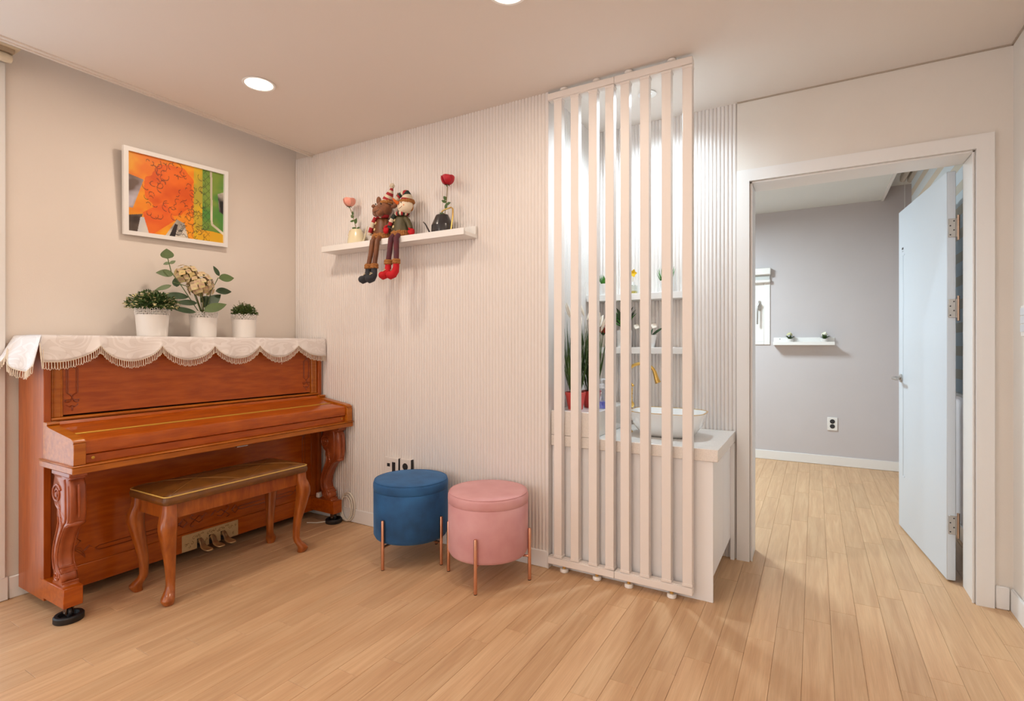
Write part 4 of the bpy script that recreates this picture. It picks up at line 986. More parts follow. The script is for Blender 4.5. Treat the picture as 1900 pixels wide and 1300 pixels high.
# ================================================================== PICTURE
def picture():
    W, Hh = .560, .458
    t = empty('framed_picture', (XL+.010, 1.645, 1.745)); tag(t, 'white framed abstract print in orange, yellow and green above the piano', 'picture')
    t.rotation_euler = (radians(2.0), radians(4.0), 0)
    # local: y along the wall, z up, x out of the wall
    m = MB(); fw = .022
    m.prism([(-W/2, 0), (W/2, 0), (W/2-fw, fw), (-W/2+fw, fw)], 0, .022, axis='x').prism([(-W/2, Hh), (-W/2+fw, Hh-fw), (W/2-fw, Hh-fw), (W/2, Hh)], 0, .022, axis='x')
    m.prism([(-W/2, 0), (-W/2+fw, fw), (-W/2+fw, Hh-fw), (-W/2, Hh)], 0, .022, axis='x').prism([(W/2, 0), (W/2, Hh), (W/2-fw, Hh-fw), (W/2-fw, fw)], 0, .022, axis='x')
    fixn(m.build('frame', M_white, t, smooth=False))
    MB().box(0, .006, -W/2+.01, W/2-.01, .01, Hh-.01).build('backing', M_dark, t)
    # print: colours laid on a fine grid
    nx, nz = 240, 190
    rs = np.random.RandomState(3)
    U, V = np.meshgrid(np.linspace(0, 1, nx), np.linspace(0, 1, nz))       # V up
    def nz_(sc, seed):
        r = np.random.RandomState(seed); g = r.rand(sc+2, sc+2); xx = U*sc; yy = V*sc; xi = xx.astype(int); yi = yy.astype(int); fx_ = xx-xi; fy_ = yy-yi
        fx_ = fx_*fx_*(3-2*fx_); fy_ = fy_*fy_*(3-2*fy_)
        return (g[yi, xi]*(1-fx_)+g[yi, xi+1]*fx_)*(1-fy_)+(g[yi+1, xi]*(1-fx_)+g[yi+1, xi+1]*fx_)*fy_
    n1 = nz_(5, 1)*.6+nz_(11, 2)*.3+nz_(24, 3)*.1
    C = np.zeros((nz, nx, 3)); L3 = lambda h: np.array(lin(h)[:3])
    def put(mask, col):
        C[mask] = col if isinstance(col, np.ndarray) and col.ndim == 1 else col[mask]
    def mixc(a, b, k): return L3(a)[None, None]*(1-k[..., None])+L3(b)[None, None]*k[..., None]
    C[:] = mixc('#F5A61E', '#EC7A14', np.clip((n1-.3)*3, 0, 1))
    blob = ((U-.42)/.26)**2+((V-.62)/.34)**2+(n1-.5)*1.3 < 1
    put(blob, mixc('#EE6E14', '#D9560F', np.clip((n1-.35)*3, 0, 1)))
    put((U > .66) & (U < .78), mixc('#E9B81C', '#B9A636', np.clip((n1-.3)*3, 0, 1)))
    put(U > .755, mixc('#4F8A3A', '#7E9A3E', np.clip((n1-.35)*3, 0, 1)))
    put((U > .70) & (V < .12+.06*n1), mixc('#E2B324', '#E99A1A', n1))
    def poly(pts, a, b):
        msk = np.ones_like(U, bool); n = len(pts)
        for i in range(n):
            (x0, y0), (x1, y1) = pts[i], pts[(i+1) % n]; msk &= ((x1-x0)*(V-y0)-(y1-y0)*(U-x0)) <= 0
        put(msk, mixc(a, b, np.clip((n1-.3)*3, 0, 1)))
    poly([(0, .72), (.15, .68), (.05, .30), (0, .30)], '#C9C2CC', '#6E5A50')
    poly([(0, .20), (.14, .24), (.09, 0), (0, 0)], '#3A2C26', '#8A7B6C')
    poly([(.12, .2), (.2, .2), (.25, 0), (.09, 0)], '#C6C8CC', '#D8D4CE')
    poly([(.14, .26), (.36, .46), (.46, .22), (.24, 0), (.20, .0)], '#E4581C', '#EE7020')
    poly([(.36, 0), (.48, .24), (.56, .20), (.60, .0)], '#D9D0C2', '#4A3A34')
    poly([(.40, 0), (.46, .18), (.49, .17), (.46, 0)], '#241C1C', '#3A2E2C')
    poly([(.84, 1), (.865, 1), (.875, .25), (.85, .26)], '#E9DFC8', '#C7BDA4')
    poly([(.855, .28), (1, .16), (1, .12), (.855, .24)], '#E9DFC8', '#C7BDA4')
    poly([(.93, .70), (1, .74), (1, .42), (.95, .45)], '#1E1A1A', '#E2D8C8')
    ink = np.zeros_like(U)
    for k in range(120):
        zone = rs.rand()
        if zone < .6: cx, cy = rs.uniform(.18, .68), rs.uniform(.25, .97)
        elif zone < .85: cx, cy = rs.uniform(.66, .80), rs.uniform(.05, .97)
        else: cx, cy = rs.uniform(.50, .70), rs.uniform(.02, .3)
        R0 = rs.uniform(.015, .06); a0 = rs.uniform(0, 6.28); sw = rs.uniform(1.2, 3.6); 
        for q in np.linspace(0, 1, 60):
            a = a0+sw*q; x = cx+R0*(1-.5*q)*cos(a); y = cy+R0*1.25*(1-.4*q)*sin(a)
            ix, iy = int(x*(nx-1)), int(y*(nz-1)); wd = 1 if rs.rand() < .3 else 0
            if 0 <= ix < nx-1 and 0 <= iy < nz-1: ink[iy:iy+1+wd, ix:ix+1] = .75
    g = ((np.abs(((U+V*.7)*14) % 1-.5) < .06) | (np.abs(((U-V*.7)*14) % 1-.5) < .06)) & (U > .765) & (U < .84)
    ink[g] = .5
    for k in range(7):                                       # dark bars over the pale patch
        x0 = .47+.012*k; y0 = .03+.022*k; msk = (abs(U-x0-.02) < .022) & (abs(V-y0-.01) < .006); ink[msk] = .9
    C = C*(1-ink[..., None])+np.array([.02, .015, .012])*ink[..., None]
    w2, h2 = W-2*fw+.002, Hh-2*fw+.002
    vs = [(.0085, -w2/2+w2*u, fw-.001+h2*v) for v in np.linspace(0, 1, nz) for u in np.linspace(0, 1, nx)]
    fs = [(j*nx+i, j*nx+i+1, (j+1)*nx+i+1, (j+1)*nx+i) for j in range(nz-1) for i in range(nx-1)]
    pm = bpy.data.materials.new('abstract_print'); pm.use_nodes = True; N = pm.node_tree.nodes; at = N.new('ShaderNodeVertexColor'); at.layer_name = 'ink'
    pm.node_tree.links.new(at.outputs[0], N['Principled BSDF'].inputs['Base Color']); N['Principled BSDF'].inputs['Roughness'].default_value = .45
    b = MB(); b.v = vs; b.f = fs; b.m = [0]*len(fs); ob = b.build('print', pm, t, off=(0, 0, 0), smooth=False)
    ca = ob.data.color_attributes.new('ink', 'FLOAT_COLOR', 'POINT'); ca.data.foreach_set('color', np.concatenate([C.reshape(-1, 3), np.ones((nx*nz, 1))], 1).astype('f').ravel())
picture()

# ================================================================== SHELF ROSES AND WATERING CANS
M_canc = mat('can_cream', '#E9DDB9', .25, coat=.4); M_canb = mat('can_black', '#2C2B2E', .22, coat=.5); M_rosep = mat('rose_pink', '#F09A88', .55, col2='#F4B6A2', vscale=40); M_roser = mat('rose_red', '#C4122A', .5, col2='#A20B22', vscale=40)
def can(name, cx, mt, label, flip, y=2.366, zb=1.765, r1=.061, H=.110):
    t = anchor(empty(name, (cx, y, zb))); tag(t, label, 'watering can', 'watering cans on the long shelf')
    if not flip: pr = [(0, 0), (r1-.002, 0), (r1, .003), (r1*.99, H*.1), (r1*.93, H*.45), (r1*.80, H*.75), (r1*.66, H*.92), (r1*.58, H), (r1*.50, H*.99), (r1*.55, H*.9), (r1*.8, H*.3), (0, H*.08)]
    else: pr = [(0, 0), (r1-.002, 0), (r1, .003), (r1*1.0, H*.1), (r1*.99, H*.50), (r1*.975, H*.53), (r1*.60, H*.97), (r1*.57, H), (r1*.50, H*.99), (r1*.55, H*.9), (r1*.8, H*.3), (0, H*.08)]
    MB().lathe(pr, (cx, y, zb), 36, sx=1.04, sy=.80).build('body', mt, t, ang=40)
    if not flip: sp = [(cx+r1*.7, y-.004, zb+.010), (cx+r1+.004, y-.008, zb+.016), (cx+r1+.022, y-.012, zb+.040), (cx+r1+.036, y-.014, zb+.075), (cx+r1+.052, y-.015, zb+.116)]; rr = [.010, .0075, .0055, .004, .0028]
    else: sp = [(cx-r1*.8, y-.006, zb+.014), (cx-r1-.012, y-.008, zb+.018), (cx-r1-.030, y-.010, zb+.050), (cx-r1-.046, y-.012, zb+.078), (cx-r1-.062, y-.012, zb+.092)]; rr = [.009, .006, .0045, .0035, .003]
    MB().tube(sp, rr, 10).build('spout', mt, t)
    if not flip: hp = [(cx-.020, y, zb+H-.004), (cx-.036, y, zb+H+.006), (cx-.055, y, zb+H-.004), (cx-.066, y, zb+H-.030), (cx-.056, y, zb+H-.055)]
    else: hp = [(cx+.012, y-.02, zb+H+.012), (cx+.030, y-.02, zb+H+.022), (cx+.078, y-.02, zb+H+.030), (cx+.090, y-.02, zb+H+.020), (cx+.090, y-.02, zb+H-.02), (cx+.078, y-.02, zb+.030), (cx+.068, y-.02, zb+.016), (cx+.045, y-.015, zb+.012)]
    MB().tube(hp, .0042, 8).build('handle', M_gold, t)
    return t
def rose(cx, y, z0, hx, hz, mt, leaves, label, mtn, grp='roses in watering cans'):
    t = anchor(empty('artificial_rose', (cx, y, z0))); tag(t, label, 'flower', grp)
    H = Vector((hx, y-.012, hz)); B = Vector((cx, y, z0))
    MB().tube([B, B.lerp(H, .5)+Vector((.006, 0, 0)), H], .0022, 6).build('stem', M_stem, t)
    m = MB(); rnd = random.Random(int(hz*1000))
    # bud of overlapping cupped petals: spherical shell patches
    C0 = H+Vector((0, 0, .026))
    for ring, (n_, R0, lo, hi, span) in enumerate(((3, .016, -1.1, 1.15, 1.5), (4, .022, -1.15, .95, 1.25), (5, .028, -1.25, .75, 1.0), (5, .034, -1.3, .50, .95))):
        for k in range(n_):
            a0 = 2*pi*k/n_+ring*.8; rows = []
            for side in (0, 1):
                for i in range(6):
                    e = lo+(hi-lo)*i/5; row = []
                    for j in range(6):
                        u = (j/5-.5)*2; ww = span*(.75+.25*sin(pi*i/5)); a = a0+u*ww; ee = e-.18*u*u*(i/5)
                        R1 = R0*(1+(.05+.05*ring)*(i/5)**3*(ring > 0)+.06*u)-side*.0012
                        row.append(C0+Vector((R1*cos(ee)*cos(a), R1*cos(ee)*sin(a), R1*.95*sin(ee))))
                    rows.append(row)
            vs = [p for r_ in rows for p in r_]; fs = []
            for side in (0, 1):
                for i in range(5):
                    for j in range(5):
                        q = side*36+i*6+j; f_ = (q, q+1, q+7, q+6); fs.append(f_ if side == 0 else f_[::-1])
            m.add(vs, fs)
    m.ell(C0, (.013, .013, .020), 12, 8).build('petals', mt, t)
    m = MB()
    for k in range(5):
        a = 2*pi*k/5; m.leaf(H, (cos(a), sin(a), -.35), .020, .008, (0, 0, 1), curl=.3, n=4)
    m.build('sepals', M_green2, t)
    for (fz, dx, dz, L_, wd) in leaves:
        b = B.lerp(H, fz)+Vector((.006*sin(pi*fz), 0, 0)); MB().leaf(b, (dx, -.15, dz), L_, wd, (.25, -1, .3), curl=.05, fold=.12, n=6).build('leaf', M_green, t)
can('watering_can', -2.498, M_canc, 'small cream watering can with gold handle on the left end of the long shelf', False)
can('watering_can', -1.822, M_canb, 'small black watering can with gold handle on the right end of the long shelf', True, y=2.366, r1=.064, H=.118)
rose(-2.492, 2.366, 1.862, -2.546, 2.030, M_rosep, ((.10, -1, .35, .036, .019), (.08, 1, .35, .036, .019), (.30, .5, 1, .038, .026), (.42, -1, -.05, .034, .016), (.52, -.7, .8, .030, .020), (.62, .1, 1, .028, .014)), 'pink artificial rose standing in the cream watering can', 'p')
rose(-1.812, 2.372, 1.868, -1.780, 2.052, M_roser, ((.05, -.8, .6, .038, .024), (.25, .3, 1, .036, .018), (.38, 1, .25, .036, .020), (.45, -1, .5, .036, .018), (.52, -.8, 1, .032, .020)), 'red artificial rose standing in the black watering can', 'r')

# ================================================================== PLUSH DOLLS
M_fur = mat('plush_brown', '#8F5836', .75, col2='#6F4126', vscale=40, bump=.6, bscale=220); M_fur.node_tree.nodes['Principled BSDF'].inputs['Sheen Weight'].default_value = .4
M_furt = mat('plush_tan_fur', '#A8703C', .95, bump=1, bscale=300); M_muz = mat('plush_muzzle', '#84512F', .5, col2='#6B3E22', vscale=20)
M_hatr = mat('knit_red', '#A3242A', .85, bump=.6, bscale=300); M_hatw = mat('knit_cream', '#D9CDB6', .9, bump=.6, bscale=300); M_hatk = mat('knit_dark_green', '#2C3630', .9, bump=.6, bscale=300)
M_red = mat('felt_red', '#C21420', .85, bump=.3, bscale=300); M_olive = mat('coat_olive', '#5B5233', .55, col2='#463F26', vscale=20); M_snow = mat('plush_white', '#EAD9C0', .85, bump=.3, bscale=250)
M_boot = mat('felt_charcoal', '#34363C', .85, bump=.3, bscale=300); M_coat = mat('coat_brown', '#7A4A24', .5, col2='#5F3820', vscale=20); M_wine = mat('legging_wine', '#6B2A30', .8, col2='#54303A', vscale=25, bump=.5, bscale=200)
M_orange = mat('felt_orange', '#E0681E', .8); M_btn = mat('wood_button', '#E3CE9C', .5); M_lace = mat('lace_cream', '#D9C49E', .8)
def fur_ring(m, c, R0, r0, sx=1, sy=1, mi=0, n=28):
    for k in range(n):
        a = 2*pi*k/n; m.ell((c[0]+R0*sx*cos(a), c[1]+R0*sy*sin(a), c[2]+.002*sin(k*2.3)), (r0*1.05, r0*1.05, r0*(1+.15*sin(k*1.7))), 7, 5, mi=mi)
    return m
def boot(t, p, mt, rz, mt_cuff):
    """p = ankle (x,y,z); foot hangs toe forward/down"""
    x, y, z = p; d = Vector((sin(rz), -cos(rz), 0)); rings = MB()
    c = Vector(p)
    pts = [c+Vector((0, 0, .030)), c+Vector((0, 0, .005)), c+Vector((0, 0, -.018))+d*.004, c+Vector((0, 0, -.038))+d*.016, c+Vector((0, 0, -.046))+d*.036, c+Vector((0, 0, -.045))+d*.052]
    bt = rings.tube(pts, [.017, .018, .0205, .0225, .0235, .014], 16)
    rings.ell(c+Vector((0, 0, -.042))+d*.036, (.024, .024, .0215), 16, 10)
    b = rings.build('boot', mt, t, ang=80)
    m = MB(); e = Vector((d.y, -d.x, 0))
    for k in (-1, 0, 1):
        q = c+Vector((0, 0, -.012-.006*k))+d*(.026+.004*k); m.tube([q-e*.012+Vector((0, 0, .004*k)), q+d*.002, q+e*.012-Vector((0, 0, .004*k))], .0017, 5)
    m.build('lace', M_lace, b)
    fur_ring(fur_ring(MB(), (x, y, z+.030), .016, .0085, n=16), (x, y, z+.042), .016, .0085, n=16).build('boot_cuff', mt_cuff, t)
def doll_torso(t, c, mt, mt_hem, hh=.135):
    x, y, z = c
    m = MB().lathe([(0, 0), (.056, 0), (.064, .012), (.062, .040), (.054, .080), (.044, .108), (.034, hh), (0, hh+.004)], (x, y, z), 28, sy=.80).build('coat', mt, t, ang=80)
    fur_ring(fur_ring(MB(), (x, y, z+.012), .060, .0125, 1, .76, n=28), (x, y, z+.026), .057, .0115, 1, .78, n=28).build('coat_hem', mt_hem, t)
    b = MB()
    for zz, yy in ((.100, .0375), (.060, .047)):
        k = len(b.v); b.lathe([(0, 0), (.0085, 0), (.0085, .003), (.006, .0035), (0, .002)], n=14); b.xf(Matrix.Translation((x-.022, y-yy+.004, z+zz)) @ Matrix.Rotation(radians(90-8), 4, 'X') @ Matrix.Rotation(radians(-20), 4, 'Y'), k)
    b.build('button', M_btn, t)
def striped_hat(t, base, path, rads, ms, pom):
    m = MB(); P_ = [Vector(base)+Vector(p) for p in path]
    # resample
    N_ = 22; pts = []; rr = []
    for i in range(N_+1):
        q = i/N_*(len(P_)-1); k = min(int(q), len(P_)-2); f_ = q-k; pts.append(P_[k].lerp(P_[k+1], f_)); rr.append(rads[k]*(1-f_)+rads[k+1]*f_)
    mis = [(i//3) % len(ms) for i in range(N_+1)]
    m.tube(pts, rr, 20, mis=mis).build('hat', ms, t, ang=80)
    m = MB().ell(pts[-1], pom, 12, 8)
    rnd = random.Random(2)
    for k in range(30):
        v = Vector((rnd.gauss(0, 1), rnd.gauss(0, 1), rnd.gauss(0, 1))).normalized(); m.ell(pts[-1]+v*pom*.85, pom*.3, 6, 4)
    m.build('pompom', M_hatw, t)
SEAT = 1.782
# ---- reindeer
def reindeer():
    c = (-2.262, 2.352, SEAT)
    t = anchor(empty('plush_reindeer', c)); tag(t, 'brown plush reindeer doll in striped hat sitting on the long shelf with dangling legs', 'plush doll')
    doll_torso(t, c, M_coat, M_furt)
    x, y, z = c; h = Vector((x+.026, y-.012, z+.184))
    m = MB().ell(h, (.052, .046, .048), 22, 14)
    m.ell(h+Vector((-.024, -.022, -.014)), (.040, .036, .036), 20, 12)            # muzzle
    m.ell(h+Vector((-.040, -.024, -.026)), (.024, .024, .022), 12, 8).ell(h+Vector((.002, -.036, -.030)), (.024, .024, .024), 12, 8)
    m.build('head', M_fur, t, ang=80)
    MB().ell(h+Vector((-.038, -.050, .010)), (.014, .010, .011), 12, 8).build('nose', M_muz, t)
    m = MB().ell(h+Vector((-.036, -.034, .026)), .0045, 8, 6).ell(h+Vector((.014, -.042, .020)), .0045, 8, 6).build('eye', M_black, t)
    m = MB().tube([h+Vector((-.050, -.046, -.020)), h+Vector((-.034, -.053, -.028)), h+Vector((-.012, -.060, -.028)), h+Vector((.012, -.058, -.018))], .0012, 5).build('mouth', M_black, t)
    for sx_ in (-1, 1):
        e = h+Vector((sx_*.036-.004, -.004, .052 if sx_ < 0 else .034)); R_ = Matrix.Rotation(radians(12*sx_), 3, 'Y')
        m = MB().ell(e, (.019, .008, .028), 14, 10, R_).ell(e+Vector((0, -.007, 0)), (.012, .004, .019), 12, 8, R_, mi=1)
        m.build('ear', [M_fur, M_muz], t)
    # antler to the right
    a = h+Vector((.040, .010, .010)); m = MB().tube([a, a+Vector((.025, .004, .0)), a+Vector((.050, .004, .010)), a+Vector((.056, .004, .055)), a+Vector((.060, .004, .075))], [.012, .013, .014, .012, .006], 10)
    m.tube([a+Vector((.030, .004, .004)), a+Vector((.026, .0, .035)), a+Vector((.022, 0, .045))], [.009, .007, .004], 8).build('antler', M_fur, t)
    fur_ring(MB(), (h.x+.020, h.y+.002, h.z+.034), .034, .0105, 1, .9, n=22).build('hat_brim', M_furt, t)
    striped_hat(t, (h.x+.014, h.y+.002, h.z+.034), [(.006, 0, 0), (.016, 0, .026), (.032, 0, .052), (.044, .0, .076), (.048, 0, .096)], [.036, .029, .020, .010, .006], [M_hatw, M_hatr], .0155)
    m = MB(); N_ = 20; mis = [0 if i % 5 else 1 for i in range(N_+1)]
    m.tube([(x+.012+.034*cos(2*pi*i/N_), y-.002+.030*sin(2*pi*i/N_), z+.140) for i in range(N_+1)], .0135, 8, mis=mis, flat=1.0)
    m.tube([(x-.026, y-.030, z+.135), (x-.040, y-.036, z+.105), (x-.052, y-.038, z+.075), (x-.062, y-.040, z+.045), (x-.066, y-.040, z+.030)], [.012, .013, .013, .013, .011], 10, mis=[0, 1, 0, 1, 0])
    m.build('scarf', [M_hatr, M_hatw], t, ang=80)
    # arms
    m = MB().tube([(x+.038, y-.008, z+.115), (x+.052, y-.020, z+.080), (x+.050, y-.036, z+.055)], [.014, .014, .012], 10).tube([(x-.036, y-.004, z+.115), (x-.050, y-.010, z+.070), (x-.050, y-.024, z+.040)], [.014, .014, .012], 10).build('arm', M_coat, t)
    # legs
    for dx, kx, az, rz in ((-.014, -.034, .235, -.5), (.024, .014, .225, -.15)):
        pts = [(x+dx, y-.020, z+.006), (x+dx, y-.050, z+.004), (x+dx, y-.068, z-.016), (x+dx+(kx-dx)*.5-.004, y-.070, z-.10), (x+kx-.012, y-.070, z-.165)]
        MB().tube(pts, [.015, .0155, .0155, .0145, .014], 12).build('leg', M_muz, t)
        boot(t, (x+kx-.012, y-.070, z-.200), M_boot, rz, M_furt)
reindeer()
def snowman():
    c = (-2.112, 2.352, SEAT)
    t = anchor(empty('plush_snowman', c)); tag(t, 'plush snowman doll with carrot nose and red mittens sitting on the long shelf', 'plush doll')
    doll_torso(t, c, M_olive, M_furt, .128)
    x, y, z = c; h = Vector((x+.044, y-.014, z+.176))
    MB().ell(h, (.050, .042, .042), 24, 16).build('head', M_snow, t)
    n0 = h+Vector((-.020, -.040, .012)); MB().tube([n0, n0+Vector((-.010, -.018, .012)), n0+Vector((-.016, -.032, .028))], [.011, .008, .0015], 12).build('carrot_nose', M_orange, t)
    m = MB(); pts = []
    for k in range(9):
        a = radians(-150+k*15); v = Vector((-.014+.026*cos(a), 0, .004+.020*sin(a))); yy = -.0425*sqrt(max(.05, 1-(v.x/.046)**2-(v.z/.040)**2)); pts.append(h+Vector((v.x, yy, v.z)))
    m.tube(pts, .0012, 5).build('mouth', mat('stitch_brown', '#7A4A2A', .7), t)
    MB().ell(h+Vector((.018, -.0375, -.001)), (.007, .002, .004), 10, 6).build('cheek', mat('blush', '#E8915F', .8), t)
    MB().ell(h+Vector((-.034, -.029, .012)), .003, 8, 6).ell(h+Vector((.004, -.042, .014)), .003, 8, 6).build('eye', M_black, t)
    m = fur_ring(MB(), (h.x+.006, h.y+.006, h.z+.026), .038, .0115, 1, .9, n=22); m.ell(h+Vector((.034, .010, .0)), (.014, .018, .030), 12, 8).build('hat_brim', M_furt, t)
    striped_hat(t, (h.x+.006, h.y+.004, h.z+.028), [(0, 0, 0), (.004, 0, .026), (.0, 0, .048), (-.022, -.004, .052), (-.044, -.010, .040), (-.062, -.014, .022)], [.037, .031, .021, .017, .013, .008], [M_hatr, M_hatw, M_hatk], .015)
    m = MB(); N_ = 24; mis = [(i//1) % 3 for i in range(N_+1)]
    m.tube([(x+.010+.036*cos(2*pi*i/N_), y-.004+.031*sin(2*pi*i/N_), z+.136) for i in range(N_+1)], .013, 8, mis=mis)
    m.tube([(x-.020, y-.034, z+.132), (x-.034, y-.040, z+.108), (x-.042, y-.044, z+.088), (x-.048, y-.046, z+.068), (x-.050, y-.046, z+.055)], [.012]*5, 10, mis=[0, 1, 2, 0, 1])
    m.build('scarf', [M_hatk, M_hatw, M_hatr], t, ang=80)
    for sx_, pts, mp in ((1, [(x+.030, y-.004, z+.112), (x+.060, y-.012, z+.090), (x+.084, y-.020, z+.055), (x+.094, y-.024, z+.036)], (x+.104, y-.028, z+.018)),
                     (-1, [(x-.030, y-.008, z+.112), (x-.048, y-.018, z+.100), (x-.060, y-.030, z+.080), (x-.070, y-.040, z+.066)], (x-.078, y-.046, z+.046))):
        MB().tube(pts, [.016, .017, .0155, .014], 12).build('arm', M_olive, t)
        v = Vector(mp); m = MB().ell(v, (.019, .015, .022), 14, 10).torus(v+Vector((-sx_*.006, .004, .018)), .015, .005, Matrix.Rotation(radians(sx_*25), 3, 'Y'), 16, 6).ell(v+Vector((-sx_*.017, -.004, .004)), (.008, .007, .012), 8, 6)
        m.build('mitten', M_red, t)
    for dx, kx, rz in ((-.018, -.026, -.30), (.022, .036, -1.05)):
        pts = [(x+dx, y-.020, z+.006), (x+dx, y-.050, z+.004), (x+dx, y-.068, z-.016), (x+dx+(kx-dx)*.6-.004, y-.070, z-.09), (x+kx-.012, y-.070, z-.150)]
        MB().tube(pts, [.014, .0155, .0165, .0155, .015], 12).build('leg', M_wine, t)
        boot(t, (x+kx-.012, y-.070, z-.186), M_red, rz, M_furt)
snowman()

# ================================================================== NICHE PLANTS
def simple_pot(t, c, r1, r0, H, mt, lip=0):
    x, y, z = c
    pr = [(0, 0), (r0, 0), (r0+.001, .002), (r1, H-lip), (r1+(.002 if lip else 0), H-lip), (r1+(.003 if lip else 0), H), (r1-.003, H), (r0-.002, .01), (0, .01)]
    MB().lathe(pr, c, 28).build('pot', mt, t); MB().lathe([(0, H-.014), (r1-.004, H-.014), (r1-.004, H-.010), (0, H-.008)], c, 20).build('soil', MATS['moss_soil'], t)
for (x, y, lab, sd) in ((-1.098, 2.575, 'coral red pot of tall grass with white plumes, nearest the screen on the raised ledge', 21), (-1.058, 2.700, 'coral red pot of tall grass with plumes, behind the first on the raised ledge', 22)):
    c = (x, y, .812); t = anchor(empty('potted_grass', c)); tag(t, lab, 'plant', 'coral grass pots')
    simple_pot(t, c, .052, .038, .090, M_coral, .016)
    grass(t, (x, y, .885), .026, .40, 110, sd, .0065, M_grassp, .38, 'grass_blades')
    m = MB(); rnd = random.Random(sd)
    for k in range(7):
        a = rnd.uniform(0, 2*pi); l = rnd.uniform(.05, .35); b = Vector((x, y, .89)); e = b+Vector((cos(a)*l*.30, sin(a)*l*.30, rnd.uniform(.33, .43))); e.x = max(e.x, XN+.02)
        m.tube([b, b.lerp(e, .5), e], .001, 4); d = (e-b).normalized(); d = (d+Vector((cos(a)*.3, sin(a)*.3, 0))).normalized()
        m.tube([e, e+d*.02, e+d*.055, e+d*.080], [.003, .008, .008, .002], 8)
    m.build('plume', M_plume, t)
# small grass pots on the upper shelf
for (x, lab, sd, r1, r0, H, gl) in ((-1.078, 'white pot of bright green grass at the left of the upper niche shelf', 31, .037, .031, .068, .080), (-.728, 'white footed pot of green grass at the right of the upper niche shelf', 32, .034, .026, .066, .100)):
    c = (x, 2.985, 1.445); t = anchor(empty('potted_grass', c)); tag(t, lab, 'plant', 'grass pots on the upper niche shelf')
    simple_pot(t, c, r1, r0, H, M_china); grass(t, (x, 2.985, 1.445+H-.014), .020, gl, 60, sd, .007, M_green3, .75, 'grass_blades')
# reed diffuser with yellow flower
c = (-.915, 2.985, 1.445); t = anchor(empty('fragrance_bottle', c)); tag(t, 'square clear glass bottle of amber fragrance on the upper niche shelf', 'bottle')
MB().box(c[0]-.026, c[0]+.026, c[1]-.018, c[1]+.018, c[2], c[2]+.052, bev=.004).build('bottle', glassy('clear_glass', (.90, .95, .92, 1), .78), t)
MB().box(c[0]-.023, c[0]+.023, c[1]-.015, c[1]+.015, c[2]+.003, c[2]+.018).build('liquid', mat('amber_liquid', '#C9AE3A', .2), t)
MB().cyl((c[0], c[1]), .009, c[2]+.052, c[2]+.072, 16).build('cap', M_china, t)
t = anchor(empty('yellow_flower', (c[0]+.002, c[1], c[2]+.07))); tag(t, 'small yellow flower sticking out of the square glass bottle', 'flower')
MB().tube([(c[0], c[1], c[2]+.070), (c[0]+.004, c[1], c[2]+.100), (c[0]+.006, c[1], c[2]+.118)], .0013, 5).build('stem', M_cream, t)
m = MB()
for k in range(5): a = 2*pi*k/5; m.leaf((c[0]+.006, c[1]-.004, c[2]+.120), (cos(a), -.5, sin(a)), .026, .020, (0, -1, 0), curl=.1, n=4)
m.build('petals', mat('petal_yellow', '#EDBE12', .5), t)
# lower niche shelf
def niche_pot(x, r1, r0, H, lab, name, mp=None):
    c = (x, 2.985, 1.138); t = anchor(empty(name, c)); tag(t, lab, 'plant', 'plants on the lower niche shelf'); simple_pot(t, c, r1, r0, H, mp or M_china); return t, c
t, c = niche_pot(-1.100, .048, .030, .070, 'beige pot with red carnation at the left of the lower niche shelf', 'potted_carnation', mat('pot_beige', '#D9D2C6', .5))
m = MB(); rnd = random.Random(9)
for k in range(60):
    v = Vector((rnd.gauss(0, 1), rnd.gauss(0, 1)-.5, rnd.gauss(0, 1))).normalized(); m.leaf(Vector((-1.078, 2.945, 1.256))+v*.012, v, .027, .018, (v.z, v.x, v.y), n=3, shape=1.3)
m.build('flower_head', mat('carnation_red', '#D8402E', .6), t)
for k in range(6):
    a = k*1.05; MB().leaf((c[0]+.005, c[1], 1.205), (cos(a)*.6, sin(a)*.4-.2, .8), .075, .016, (0, 0, 1), curl=.2, n=5).build('leaf', M_green2, t)
MB().tube([(c[0], c[1], 1.20), (-1.080, 2.955, 1.245)], .002, 5).build('stem', M_green2, t)
t, c = niche_pot(-.965, .046, .042, .098, 'tall white pot of dark leafy greenery in the middle of the lower niche shelf', 'potted_foliage')
rnd = random.Random(13)
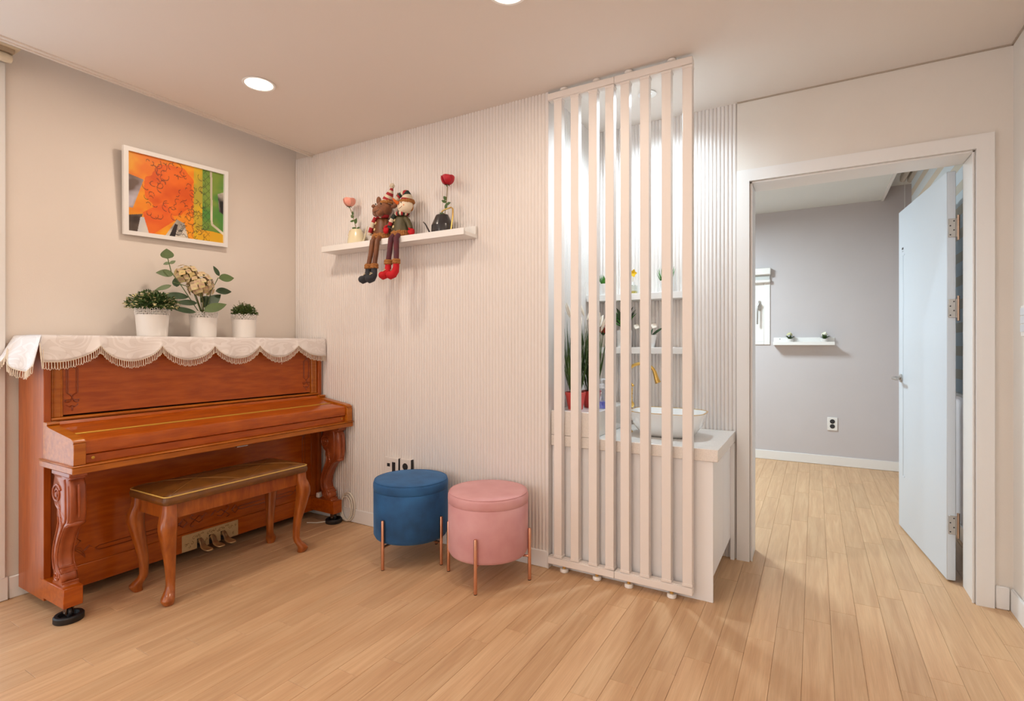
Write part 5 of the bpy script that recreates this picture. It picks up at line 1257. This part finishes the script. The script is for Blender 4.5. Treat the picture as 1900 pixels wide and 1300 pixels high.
for k in range(20):
    a = k*2.4; e = rnd.uniform(.15, 1.0); q = .5+.5*(k % 3)/2
    b = Vector((c[0]+.012*cos(a), c[1]+.01*sin(a), 1.228+.05*q)); dy = sin(a)*e; dy = min(dy, .15)
    MB().tube([(c[0], c[1], 1.22), b], .0014, 4).leaf(b, (cos(a)*e, dy-.15, .55+.3*q), rnd.uniform(.07, .115), .024, (0, -.5, 1), curl=.22, n=6).build('leaf', M_green2 if k % 3 else M_green3, t)
t, c = niche_pot(-.815, .040, .026, .070, 'white tapered pot with white orchid, at the right of the lower niche shelf', 'potted_orchid')
for d_, L_, w_, mt in (((.75, -.2, .62), .095, .026, M_green2), ((.15, -.3, .5), .055, .034, mat('leaf_teal', '#3F7A5A', .45)), ((-.7, -.1, .7), .08, .024, M_green2)):
    MB().leaf((c[0]+.008, c[1]-.005, 1.198), d_, L_, w_, (-.3, -.7, .8), curl=.12, n=6).build('leaf', mt, t)
m = MB().tube([(c[0], c[1], 1.20), (c[0]-.015, c[1]-.01, 1.245), (c[0]-.045, c[1]-.015, 1.262), (c[0]-.075, c[1]-.015, 1.255)], .001, 4).build('stem', M_cream, t)
m = MB()
for q in ((c[0]+.028, 1.258), (c[0]-.072, 1.256), (c[0]+.006, 1.262)): floret(m, (q[0], c[1]-.016, q[1]), (.2, -1, .4), .017)
m.build('flower', M_plume, t)

# ================================================================== CABLE behind the right piano leg, silver end switch
t = anchor(empty('power_cable', (-2.62, 2.38, 0))); tag(t, 'coiled white power cable on the floor behind the right piano leg', 'cable')
m = MB()
for R_, cx, ph, cz in ((.085, -2.640, 0, .094), (.075, -2.650, .7, .085), (.092, -2.628, 1.6, .101)):
    m.tube([(cx+R_*.62*cos(a), 2.418+.004*sin(a+ph), cz+R_*sin(a)) for a in [2*pi*k/28 for k in range(29)]], .0045, 7)
m.tube([(-2.68, 2.405, .008), (-2.74, 2.36, .005), (-2.78, 2.30, .005), (-2.84, 2.27, .005)], .0036, 7)
m.build('coil', mat('cable_white', '#E6DFD2', .4), t)
o = tag(MB().box(-.014, .014, -.022, .022, 0, .032, bev=.005).build('adapter_box', M_pot), 'small white plastic box on the right toe block of the piano', 'adapter'); o.location = (-2.84, 2.372, .144)

print('OBJECTS', len(bpy.data.objects), 'planks', npl, 'tris', sum(sum(len(p.vertices)-2 for p in o.data.polygons) for o in bpy.data.objects if o.type == 'MESH'))
